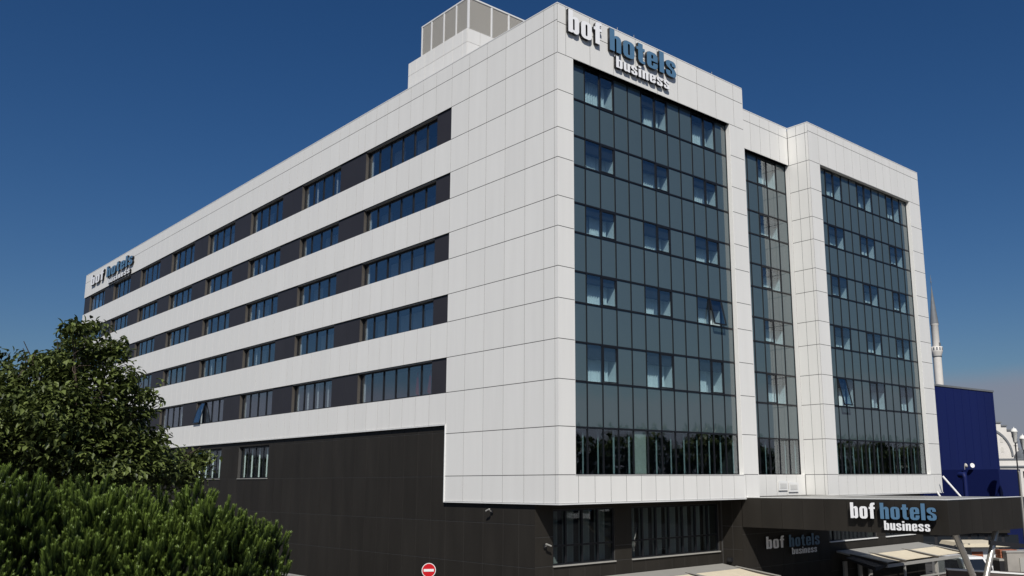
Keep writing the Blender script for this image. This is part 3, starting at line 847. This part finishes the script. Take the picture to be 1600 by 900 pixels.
# ------------------------------------------------------------------ low boundary wall by the pine
bw = thing('boundary_wall', 'low dark wall with pale coping at the foot of the dark side wall', 'wall')
MB().box(-3.2, -3.0, 9, 24, G, 2.97).build('wall_body', M['dark'], bw)
MB().box(-3.25, -2.95, 9, 24, 2.97, 3.04).build('coping', M['alu'], bw)

# ------------------------------------------------------------------ things to the right, beyond the canopy
# blue store building
bb = thing('store_building', 'plain dark blue windowless store hall behind the hotel', 'store building', (88.7, 24.4, 0), math.atan2(-1.01, 15.3))
MB().box(-40, 15.34, 0, 50, G, 20).build('wall', M['blue'], bb)
MB().box(-40, 15.42, -.1, 50, 20, 20.25).build('roof_edge', M['lead'], bb)
for i in range(9):
    x = -2 + i * 2.1
    MB().box(x - .02, x + .02, -.03, -.001, 9.6, 20).build('cladding_seam', M['blue'], bb)
an = thing('store_annex', 'lower flat roofed dark blue annex in front of the blue hall', 'annex', (0, 0, 0))
A0, A1, A2 = at(1440, 728, 96), at(1560, 733, 92), at(1594, 735, 97)
poly = [(A0.x, A0.y), (A1.x, A1.y), (A2.x, A2.y), (A2.x + 12, A2.y + 16), (A0.x + 8, A0.y + 14)]
MB().prism(poly, 'z', G, A1.z).build('wall', M['blue'], an)
Q = at(1507, 742, 91)
MB().tube([(Q.x, Q.y, G), (Q.x, Q.y, Q.z - .25), (Q.x, Q.y, Q.z), (Q.x + .3, Q.y + .6, Q.z)], [.2, .2, .27, .27], 14).build('duct', M['blue'], an)
for px, rr_ in ((1507, .22), (1518, .22)):
    Q = at(px, 728, 93); d = thing('satellite_dish', 'grey satellite dish on the blue annex roof' if px == 1507 else 'bright white satellite dish on the blue annex roof', 'satellite dish', (Q.x, Q.y, A1.z), 0, 'satellite dishes on the blue annex')
    o = MB().lathe([(.001, 0), (rr_ * .5, .04), (rr_, .16), (rr_, .18), (rr_ * .5, .06), (.001, .02)], n=18).build('dish', M['paint'] if px == 1518 else M['louver'], d, (0, 0, .32))
    o.rotation_euler = (math.radians(75), 0, math.radians(-35 if px == 1518 else 60))
    MB().tube([(0, 0, 0), (0, 0, .34)], .03, 8).build('mast', M['alu'], d)
a_, b_ = at(1432, 850, 84), at(1576, 850, 86)
t = thing('storefront', 'dark shop front under the blue annex', 'shop front', (0, 0, 0)); zt = at(1500, 818, 85).z
u_ = Vector((b_.x - a_.x, b_.y - a_.y, 0)); Lw = u_.length; t.location = (a_.x, a_.y, 0); t.rotation_euler = (0, 0, math.atan2(u_.y, u_.x))
MB().box(0, Lw, 0, 5, G, zt).build('wall', M['black'], t)
for k_ in range(6): MB().box(.4 + k_ * 1.35, 1.5 + k_ * 1.35, -.03, .0, G + .2, zt - .9).build('shop_window', M['vanglass'], t)
MB().box(-.1, Lw + .1, -.35, -.002, zt - .75, zt - .25).build('fascia', M['dark'], t)
# white bracing poles between hotel and annex
for lab, p, q, T in (('white slanting pole leaning against the blue annex wall', (1473, 744), (1502, 777), 70), ('short white slanting pole under the white hotel corner', (1464, 768), (1471, 779), 69)):
    t = MB().tube([at(*p, T), at(*q, T), at(2 * q[0] - p[0], 2 * q[1] - p[1], T)], .07, 8).build('brace_pole', M['paint'])
    tag(t, lab, 'pole', 'white slanting poles')
# minaret
mt_ = at(1463.5, 549, 230); mz = mt_.z
mi = thing('minaret', 'slim white mosque minaret with pointed grey roof and one balcony', 'minaret', (mt_.x, mt_.y, 0))
MB().lathe([(.98, G), (.96, mz - 1.3)], n=16).build('shaft', M['stone'], mi)
MB().lathe([(.96, mz - 1.3), (1.05, mz - 1.0), (1.32, mz - .2), (1.36, mz), (1.36, mz + 1.05), (1.28, mz + 1.05), (1.28, mz + .1), (.84, mz + .05)], n=16).build('balcony', M['stone'], mi)
MB().lathe([(.84, mz + .05), (.84, mz + 6.2), (.93, mz + 6.3), (.93, mz + 6.6)], n=16).build('upper_shaft', M['stone'], mi)
zc = mz + 6.6
MB().lathe([(.97, zc), (.02, zc + 9.4)], n=16).build('spire', M['lead'], mi)
MB().lathe([(.02, zc + 9.3), (.07, zc + 9.4), (.07, zc + 10), (.16, zc + 10.2), (.05, zc + 10.5), (.12, zc + 11), (.04, zc + 11.3), (.03, zc + 12)], n=8).build('finial', M['lead'], mi)
MB().lathe([(1.0, mz - 1.32), (1.1, mz - 1.3), (1.1, mz - 1.15), (1.0, mz - 1.1)], n=16).build('ring', M['lead'], mi)
for k_ in range(12):
    a_ = k_ * math.pi / 6; MB().box(-.16, .16, -.02, .02, .2, .85).build('balcony_panel', M['lead'], mi, (1.375 * math.cos(a_), 1.375 * math.sin(a_), mz)).rotation_euler = (0, 0, a_ + math.pi / 2)
MB().box(-.25, .25, -1.0, -.8, mz + .15, mz + 2.0).build('doorway', M['lead'], mi)
# mosque: stepped arch, small dome, low walls
mo0 = at(1539, 735, 240); ax = RR.copy(); ax.z = 0; ax.normalize()
mosque = thing('mosque', 'pale stone mosque front with stepped round gable and grey dome beyond the blue hall', 'mosque', (mo0.x, mo0.y, 0), math.atan2(ax.y, ax.x))
s_ = 240 / F * 1.0; zb = mo0.z
HP = lambda x, y: ((x - 1539) * s_, zb + (735 - y) * s_)
st = [(8.6 * math.sin(math.pi / 2 * k_ / 8), zb + 3.3 + 8.6 * math.cos(math.pi / 2 * k_ / 8)) for k_ in range(9)]
right = []
for (xa, za), (xb, zc_) in zip(st, st[1:]): right += [(xb, za), (xb, zc_)]
outl = [(-8.6, zb - 4)] + [(-x, z) for x, z in right[::-1]] + right + [(8.6, zb - 4)]
MB().prism(outl, 'y', 0, 1.5).build('gable_wall', M['stone'], mosque)
for (xa, za), (xb, zc_) in zip(st, st[1:]):
    for sx in ((-1, 1) if xa > .1 else (1,)):
        q = sorted((sx * (xa if xa > .1 else -xb) - sx * .0, sx * (xb + .12)))
        MB().box(q[0], q[1], -.3, 1.8, za + .003, za + .33).build('step_cap', M['lead'], mosque)
arc = MB()
for k_ in range(24):
    a0_, a1_ = (math.pi * k_ / 24, math.pi * (k_ + 1) / 24); r0, r1 = 6.7, 7.15
    arc.prism([(r * math.cos(q), zb + 3.3 + r * math.sin(q)) for r, q in ((r0, a0_), (r1, a0_), (r1, a1_), (r0, a1_))], 'y', -.25, .01)
arc.build('arch_band', M['lead'], mosque)
for row, zz in ((0, 4.3), (1, 6.6)):
    for k_ in range(-3, 4):
        x = k_ * 1.55
        if math.hypot(x, zz - 3.0) < 6.2:
            MB().prism([(x - .33, zb + zz), (x + .33, zb + zz), (x + .33, zb + zz + .9), (x + .2, zb + zz + 1.2), (x, zb + zz + 1.32), (x - .2, zb + zz + 1.2), (x - .33, zb + zz + .9)], 'y', -.06, .01).build('window', M['louver'], mosque)
dm = MB().lathe([(3.0, 0), (2.9, .7), (2.4, 1.5), (1.5, 2.1), (.5, 2.4), (.01, 2.5)], n=24).build('dome', M['lead'], mosque, (7.6, -6, zb + 2.6))
MB().box(-9, 16, -10, -2, zb - 6, zb + .6).build('porch_wall', M['stone'], mosque)
MB().box(-9.2, 16.2, -10.3, -1.9, zb + .6, zb + .95).build('porch_cornice', M['lead'], mosque)
MB().box(-8, 15, -9, -2.5, zb + .95, zb + 2.3).build('porch_roof', M['stone'], mosque)
MB().box(-8.2, 15.2, -9.2, -2.4, zb + 2.3, zb + 2.6).build('roof_band', M['lead'], mosque)
for k_ in range(8):
    MB().box(2.5 + k_ * 1.6, 3.4 + k_ * 1.6, -10.06, -9.99, zb - 1.8, zb - .3).build('window', M['vanglass'], mosque)


# street lamps
def street_lamp(px, pyt, T, label):
    Pt = at(px, pyt, T); t = thing('street_lamp', label, 'street lamp', (Pt.x, Pt.y, G), 0, 'street lamps beside the blue annex'); h = Pt.z - G
    MB().tube([(0, 0, 0), (0, 0, 1.2), (0, 0, 1.25), (0, 0, h - 1.2)], [.12, .11, .075, .055], 10).build('pole', M['black'], t)
    MB().lathe([(.10, h - 1.25), (.14, h - 1.2), (.26, h - .35), (.30, h - .32), (.30, h - .26), (.26, h - .25), (.19, h - .05), (.03, h), (.02, h + .12)], n=14).build('lantern', M['lamp'], t)
    MB().box(-.35, .35, -.02, .02, h - 1.55, h - 1.5).build('cross_arm', M['black'], t)


street_lamp(1584, 669, 88, 'black street lamp with white lantern in front of the pale mosque arch')
street_lamp(1597.5, 680, 88, 'black street lamp with white lantern at the right picture edge')
Q = at(1593, 742, 80)
tag(MB().tube([(Q.x, Q.y, G), (Q.x, Q.y, Q.z), (Q.x - .1, Q.y, Q.z + .3)], .07, 8).build('pipe_post', M['alu']), 'thin grey pipe post before the corner of the blue annex', 'post')

# gate booth with flat tan roof
Bp = at(1520, 868, 74); t = thing('gate_booth', 'small white gate booth with flat tan roof behind the slanting columns', 'booth', (Bp.x, Bp.y, G), math.radians(-42))
hz = at(1520, 852, 74).z - G
MB().box(-.6, 1.4, -1.2, 1.2, 0, hz).build('wall', M['paint'], t)
MB().prism([(-1.5, hz), (2.0, hz), (1.8, hz + .25), (-1.3, hz + .25)], 'y', -1.8, 2.2).build('roof', M['fabric'], t)
MB().box(-.6, .2, -1.24, -1.2, hz - .75, hz - .35).build('notice_board', M['terracotta'], t)
MB().box(-1.0, 1.0, -1.5, -1.2, hz - 1.05, hz - .9).build('counter', M['black'], t)
# van
Vp = at(1539, 886, 66); van = thing('van', 'white van facing the camera parked beside the gate booth', 'van', (Vp.x, Vp.y, G), math.radians(-33))
bd = MB()
bd.prism([(-.05, .35), (-.05, 1.0), (.75, 1.12), (1.25, 1.85), (1.5, 1.98), (4.6, 2.0), (4.75, 1.2), (4.75, .35)], 'x', -.92, .92)
ob_ = bd.build('body', M['vanpaint'], van)
bv = ob_.modifiers.new('b', 'BEVEL'); bv.width = .08; bv.segments = 2
MB().add([(-.8, .76, 1.16), (.8, .76, 1.16), (.68, 1.2, 1.83), (-.68, 1.2, 1.83), (-.8, .73, 1.18), (.8, .73, 1.18), (.68, 1.17, 1.85), (-.68, 1.17, 1.85)],
         [(0, 1, 2, 3), (7, 6, 5, 4), (0, 4, 5, 1), (1, 5, 6, 2), (2, 6, 7, 3), (3, 7, 4, 0)]).build('windscreen', M['vanglass'], van)
for sx in (-1, 1):
    MB().prism([(1.35, 1.2), (3.0, 1.2), (3.0, 1.78), (1.62, 1.78)], 'x', sx * .925 - .012, sx * .925 + .012).build('side_window', M['vanglass'], van)
    MB().box(sx * .62 - .16, sx * .62 + .16, -.09, -.04, .68, .9).build('headlight', M['lamp'], van)
    MB().bar((sx * .95, 1.0, 1.2), (sx * 1.15, .98, 1.25), .12, .22).build('mirror', M['black'], van)
    for y in (.9, 3.8):
        wh = MB().tube([(sx * .78, y, .33), (sx * .96, y, .33)], .33, 18).build('wheel', M['rubber'], van)
        MB().tube([(sx * .955, y, .33), (sx * .97, y, .33)], .19, 14).build('rim', M['alu'], wh)
MB().box(-.5, .5, -.085, -.04, .62, .85).build('grille', M['black'], van)
MB().box(-.93, .93, -.14, -.04, .36, .56).build('bumper', M['black'], van)
# low brown wall with pale coping
a_, b_ = at(1478, 889, 52), at(1625, 898, 54)
t = thing('garden_wall', 'low brown wall with pale coping in front of the white van', 'wall')
MB().bar((a_.x, a_.y, (a_.z + G) / 2 - .05), (b_.x, b_.y, (b_.z + G) / 2 - .05), .25, a_.z - G).build('wall_body', M['brownwall'], t)
MB().bar((a_.x, a_.y, a_.z), (b_.x, b_.y, b_.z), .34, .08).build('coping', M['paint'], t)
# dark steel beam and stacked goods at the right edge
a_, b_ = at(1546, 848, 48), at(1640, 857, 50)
t = thing('awning_beam', 'dark steel beam crossing the bright slanting column at the right edge', 'beam')
MB().bar(a_, b_, .16, .2).build('beam', M['black'], t)
MB().tube([(b_.x, b_.y, G), b_], .06, 8).build('post', M['black'], t)
Bp = at(1574, 884, 60)
t = thing('pallet_stack', 'brown stack of terracotta bricks on a dark crate at the right edge', 'brick stack', (Bp.x, Bp.y, G), math.radians(-40))
hz = Bp.z - G
MB().box(-.65, .35, -.4, .4, 0, hz + .3).build('crate', M['black'], t)
for i in range(6):
    for j in range(3):
        cbox('brick', -.5 + i * .17, -.5 + i * .17 + .155, -.3, .3, hz + .45 + j * .16, hz + .45 + j * .16 + .145, 'terracotta', t)
MB().box(-.66, .66, -.42, .42, hz + .31, hz + .44).build('board', M['alu'], t)
Bp = at(1592, 888, 60)
t = thing('stone_kiosk', 'pale grey stone block stand at the right edge beside the brick stack', 'stand', (Bp.x, Bp.y, G), math.radians(-40))
hz = at(1592, 862, 60).z - G
MB().box(-.9, .9, -.5, .5, 0, hz).build('body', M['paving'], t)
MB().box(-.95, .95, -.55, .55, hz, hz + .08).build('top_slab', M['alu'], t)
MB().box(-.2, .35, -.56, -.5, .4, hz - .3).build('panel', M['alu'], t)


# ------------------------------------------------------------------ trees
def leaves_mesh(name, V, Fc, shade, mat):
    me = bpy.data.meshes.new(name); V = np.asarray(V, np.float32); Fc = np.asarray(Fc, np.int32)
    me.vertices.add(len(V)); me.vertices.foreach_set('co', V.ravel())
    me.loops.add(Fc.size); me.loops.foreach_set('vertex_index', Fc.ravel())
    me.polygons.add(len(Fc)); me.polygons.foreach_set('loop_start', np.arange(0, Fc.size, Fc.shape[1], dtype=np.int32))
    me.update(calc_edges=True)
    at_ = me.attributes.new('shade', 'FLOAT', 'POINT'); at_.data.foreach_set('value', np.asarray(shade, np.float32))
    me.materials.append(mat); return me


def rot_to(d, spin, rng):
    d = d / np.linalg.norm(d); a = np.array([0, 0, 1.]) if abs(d[2]) < .95 else np.array([1., 0, 0])
    x = np.cross(a, d); x /= np.linalg.norm(x); y = np.cross(d, x)
    return np.stack([np.cos(spin) * x + np.sin(spin) * y, d, np.cross(np.cos(spin) * x + np.sin(spin) * y, d)], 1)  # columns: side, along, normal


def blobs_world(bl, T, spread, rng):
    o = []
    for px, py, r in bl:
        t = T + rng.uniform(-spread, spread); p = at(px, py, t); o.append((np.array(p), r / F * t))
    return o


def limbs(parent, name, base, tips, r0, mat, rng, up=.45):
    mb = MB(); base = np.array(base, float); top = np.mean([t for t in tips], 0)
    h = top[2] - base[2]
    fork = base + np.array([(top[0] - base[0]) * .35, (top[1] - base[1]) * .35, h * up])
    mb.tube([base, base + (fork - base) * .5 + rng.normal(0, .06, 3), fork], [r0, r0 * .8, r0 * .7], 10)
    for t in tips:
        mid = fork + (t - fork) * .5 + np.array([0, 0, .12 * h]) + rng.normal(0, .15, 3)
        mb.tube([fork, mid, t], [r0 * .36, r0 * .17, r0 * .04], 7)
        for k_ in range(4):
            f_ = mid + (t - mid) * rng.uniform(.1, .9); e_ = f_ + rng.normal(0, .28, 3) + np.array([0, 0, .15])
            mb.tube([f_, (f_ + e_) / 2 + rng.normal(0, .06, 3), e_], [r0 * .09, r0 * .06, r0 * .02], 5)
    return mb.build(name, mat, parent)


def broadleaf(name, label, bl, T, spread, base, n_twig, leaf, seed, r0=.2, group=None):
    rng = np.random.default_rng(seed); B = blobs_world([(x, y + 9, r * .93) for x, y, r in bl], T, spread, rng)
    t = thing(name, label, 'tree', base, 0, group); bs = np.array(base, float)
    V = []; Fc = []; Sh = []
    wts = np.array([max(b[1], .22) ** 1.6 for b in B]); wts /= wts.sum()
    sprays = []
    for _ in range(n_twig // 9):
        c, r = B[rng.choice(len(B), p=wts)]
        d = rng.normal(size=3); d /= np.linalg.norm(d); d[2] = d[2] * .9 + .1
        p = c + d * r * (rng.uniform(.12, 1.1) ** .5)
        if r < .36: p = p - np.array([rng.normal(0, .12), rng.normal(0, .12), rng.uniform(0, 3.2 * r)])
        sprays.append((p, d, rng.uniform(0, 1), min(.30, .10 + r * .45)))
    for k0 in range(n_twig):
        p, d, sh0, sp = sprays[k0 // 9 % len(sprays)]
        out_ = d * np.array([1, 1, .2]); out_ /= np.linalg.norm(out_) + 1e-6
        p = p + rng.normal(0, 1, 3) * np.array([sp, sp, sp * .33]) + out_ * rng.uniform(-.1, .25)
        tw = d * .5 + np.array([0, 0, .35]) + rng.normal(0, .35, 3); tw /= np.linalg.norm(tw)
        hue = .5 * sh0 + .5 * rng.uniform(0, 1); n = rng.integers(6, 10)
        for k_ in range(n):
            s = leaf * rng.uniform(.65, 1.2)
            q = p + tw * leaf * 1.7 * (k_ / n - .5) + rng.normal(0, leaf * .18, 3)
            a = 2.4 * k_ + rng.uniform(-.4, .4)
            x_ = np.cross(tw, [.3, .2, .9]); x_ /= np.linalg.norm(x_) + 1e-9; y_ = np.cross(tw, x_)
            ld = x_ * math.cos(a) + y_ * math.sin(a) + tw * .25 + np.array([0, 0, -.45])
            R3 = rot_to(ld, rng.uniform(-.5, .5), rng)
            # leaf faces upwards: pick the side so that the blade normal points up
            if R3[2, 2] < 0: R3[:, 2] *= -1; R3[:, 0] *= -1
            w = s * .27
            P_ = np.array([[0, 0, 0], [-w, s * .42, .10 * s], [0, s * .5, -.03 * s], [w, s * .42, .10 * s], [-w * .6, s * .78, .05 * s], [w * .6, s * .78, .05 * s], [0, s * 1.05, -.14 * s]])
            o = len(V); V.extend(q - bs + P_ @ R3.T)
            Fc += [(o, o + 2, o + 1), (o, o + 3, o + 2), (o + 1, o + 2, o + 4), (o + 2, o + 3, o + 5), (o + 4, o + 2, o + 6), (o + 2, o + 5, o + 6)]
            Sh += [min(1, max(0, hue * .5 - .08 + rng.uniform(-.1, .6)))] * 7
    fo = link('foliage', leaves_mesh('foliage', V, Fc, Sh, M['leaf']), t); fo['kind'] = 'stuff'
    limbs(t, 'trunk', (0, 0, 0), [b[0] - bs for b in B], r0, M['bark'], rng)
    return t


def shoot_template(rng, nn, ln, L0):
    """a pine candle: needles in a brush round an upright axis (y in template = along)"""
    V = []; Fc = []; Sh = []
    for k_ in range(nn):
        u = (k_ + rng.uniform(0, 1)) / nn; a = k_ * 2.4 + rng.uniform(-.3, .3)
        th = math.radians(35 - 4 * u) * rng.uniform(.85, 1.15)
        d = np.array([math.cos(a) * math.sin(th), math.cos(th), math.sin(a) * math.sin(th)])
        s = np.array([-math.sin(a), 0, math.cos(a)]) * .0042
        b = np.array([0, u * L0, 0]); e = b + d * ln * rng.uniform(.85, 1.1) * (1 - .35 * u)
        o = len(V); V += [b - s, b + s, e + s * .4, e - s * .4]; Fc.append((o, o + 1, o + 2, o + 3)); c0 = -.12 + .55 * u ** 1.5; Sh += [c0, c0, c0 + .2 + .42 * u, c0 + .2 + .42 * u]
    return np.array(V), np.array(Fc), np.array(Sh)


def pine(name, label, bl, T, spread, base, n_shoot, seed, r0=.16):
    rng = np.random.default_rng(seed); B = blobs_world(bl, T, spread, rng)
    t = thing(name, label, 'tree', base, 0); bs = np.array(base, float)
    tmpl = [shoot_template(rng, 76, .062, .17) for _ in range(6)]
    Vs = []; Fs = []; Ss = []; off = 0
    wts = np.array([b[1] ** 2 for b in B]); wts /= wts.sum(); made = 0
    # break the crown into many clumps standing on its surface
    K = []
    for _ in range(330):
        c, r = B[rng.choice(len(B), p=wts)]; d = rng.normal(size=3); d /= np.linalg.norm(d); d[2] = abs(d[2]) * .9 + rng.uniform(-.55, .2)
        d /= np.linalg.norm(d); p = c + d * r * rng.uniform(.80, 1.0)
        if max((b[1] - np.linalg.norm(b[0] - p)) / b[1] for b in B) < .42: K.append((p, rng.uniform(.17, .34)))
    core = B; B = K + [(c, r * .72) for c, r in core]
    wts = np.array([k_[1] ** 1.3 for k_ in B]); wts[len(K):] *= .95; wts /= wts.sum()
    cpos = np.array([b[0] for b in B]); crad = np.array([b[1] for b in B])
    while made < n_shoot:
        c, r = B[rng.choice(len(B), p=wts)]
        d = rng.normal(size=3); d /= np.linalg.norm(d)
        p = c + d * r * rng.uniform(.6, 1.0) * (1 + .06 * math.sin(7 * d[0] + 5 * d[2] + seed))
        inside = (crad - np.linalg.norm(cpos - p, axis=1)) / crad
        if inside.max() > .62: continue
        if (p - np.array(CAM)) @ np.array(D_) < 2: continue
        made += 1
        ax_ = d * .30 + np.array([0, 0, .95]) + rng.normal(0, .12, 3)
        R3 = rot_to(ax_, rng.uniform(0, 6.28), rng); v, f_, s_h = tmpl[rng.integers(6)]
        sc = rng.uniform(.7, 1.2)
        Vs.append((v * sc) @ R3.T + p - bs); Fs.append(f_ + off); off += len(v)
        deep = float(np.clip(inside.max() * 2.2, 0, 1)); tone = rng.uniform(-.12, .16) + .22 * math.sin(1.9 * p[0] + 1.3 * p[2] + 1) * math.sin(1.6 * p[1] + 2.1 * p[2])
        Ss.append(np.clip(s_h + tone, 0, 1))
    V = np.concatenate(Vs); Fc = np.concatenate(Fs); Sh = np.concatenate(Ss)
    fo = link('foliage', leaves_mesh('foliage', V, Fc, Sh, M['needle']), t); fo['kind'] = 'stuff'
    limbs(t, 'trunk', (0, 0, 0), [b[0] - bs for b in core], r0, M['bark'], rng, .5)
    return t


tb = at(95, 748, 25); tb.z = G
broadleaf('broadleaf_tree', 'tall dark green broadleaf tree at the left edge rising behind the pine',
          [(110, 655, 80), (60, 660, 82), (150, 655, 55), (125, 565, 34), (118, 525, 20), (138, 520, 15), (165, 550, 20), (185, 590, 24), (205, 590, 15), (212, 620, 18), (190, 660, 25),
           (90, 548, 15), (85, 590, 36), (38, 545, 13), (38, 572, 17), (14, 560, 12), (0, 625, 36), (0, 680, 80), (60, 720, 80), (130, 715, 60), (180, 725, 50), (225, 700, 25), (235, 675, 10),
           (225, 735, 35), (262, 690, 15), (265, 725, 30), (295, 708, 18), (313, 690, 8), (37, 524, 7), (36, 535, 9), (89, 521, 7), (112, 500, 7), (116, 510, 9), (141, 503, 7), (174, 526, 7), (211, 567, 7), (222, 589, 8), (231, 620, 8), (12, 543, 7), (-60, 680, 80)], 25, 1.3, tuple(tb), 4000, .165, 3)
tp = at(190, 900, 13); tp.z = G
pine('pine_tree', 'broad bushy pine crown with upright light green shoots in the lower left corner',
     [(10, 912, 90), (62, 898, 90), (138, 902, 92), (208, 898, 92), (276, 896, 92), (318, 908, 86), (352, 918, 68), (120, 970, 130), (250, 970, 130), (20, 970, 130),
      (335, 975, 100), (-60, 890, 110), (170, 900, 120)], 12.5, .55, tuple(tp), 8200, 5)

# trees across the road behind the photographer: seen only mirrored in the glass
def far_wood(label, spots, seed):
    rng = np.random.default_rng(seed); V = []; Fc = []; Sh = []
    for x, y, h in spots:
        r = rng.uniform(4.5, 6.5)
        for _ in range(420):
            d = rng.normal(size=3); d /= np.linalg.norm(d)
            p = np.array([x, y, G + h * .62]) + d * np.array([r, r, h * .38]) * rng.uniform(.7, 1)
            R3 = rot_to(rng.normal(size=3), 0, rng); s = rng.uniform(.5, 1.0)
            o = len(V); V.extend(p + np.array([[-s, 0, 0], [0, -s, .1], [s, 0, 0], [0, s, .2]]) @ R3.T); Fc += [(o, o + 1, o + 2), (o, o + 2, o + 3)]
            Sh += [rng.uniform(0, .6)] * 4
    o = link('tree_belt', leaves_mesh('tree_belt', V, Fc, Sh, M['leaf'])); tag(o, label, 'trees', kind='stuff')


r_ = random.Random(11)
far_wood('dense belt of trees across the road behind the photographer', [(-70 + i * 5.2 + r_.uniform(-2, 2), -92 + r_.uniform(-6, 6), r_.uniform(15.5, 17.5)) for i in range(60)], 11)
far_wood('row of trees along the far side of the street beside the long white flank', [(-62 + r_.uniform(-5, 5), 30 + i * 6.5 + r_.uniform(-2, 2), r_.uniform(11, 19)) for i in range(24)], 12)
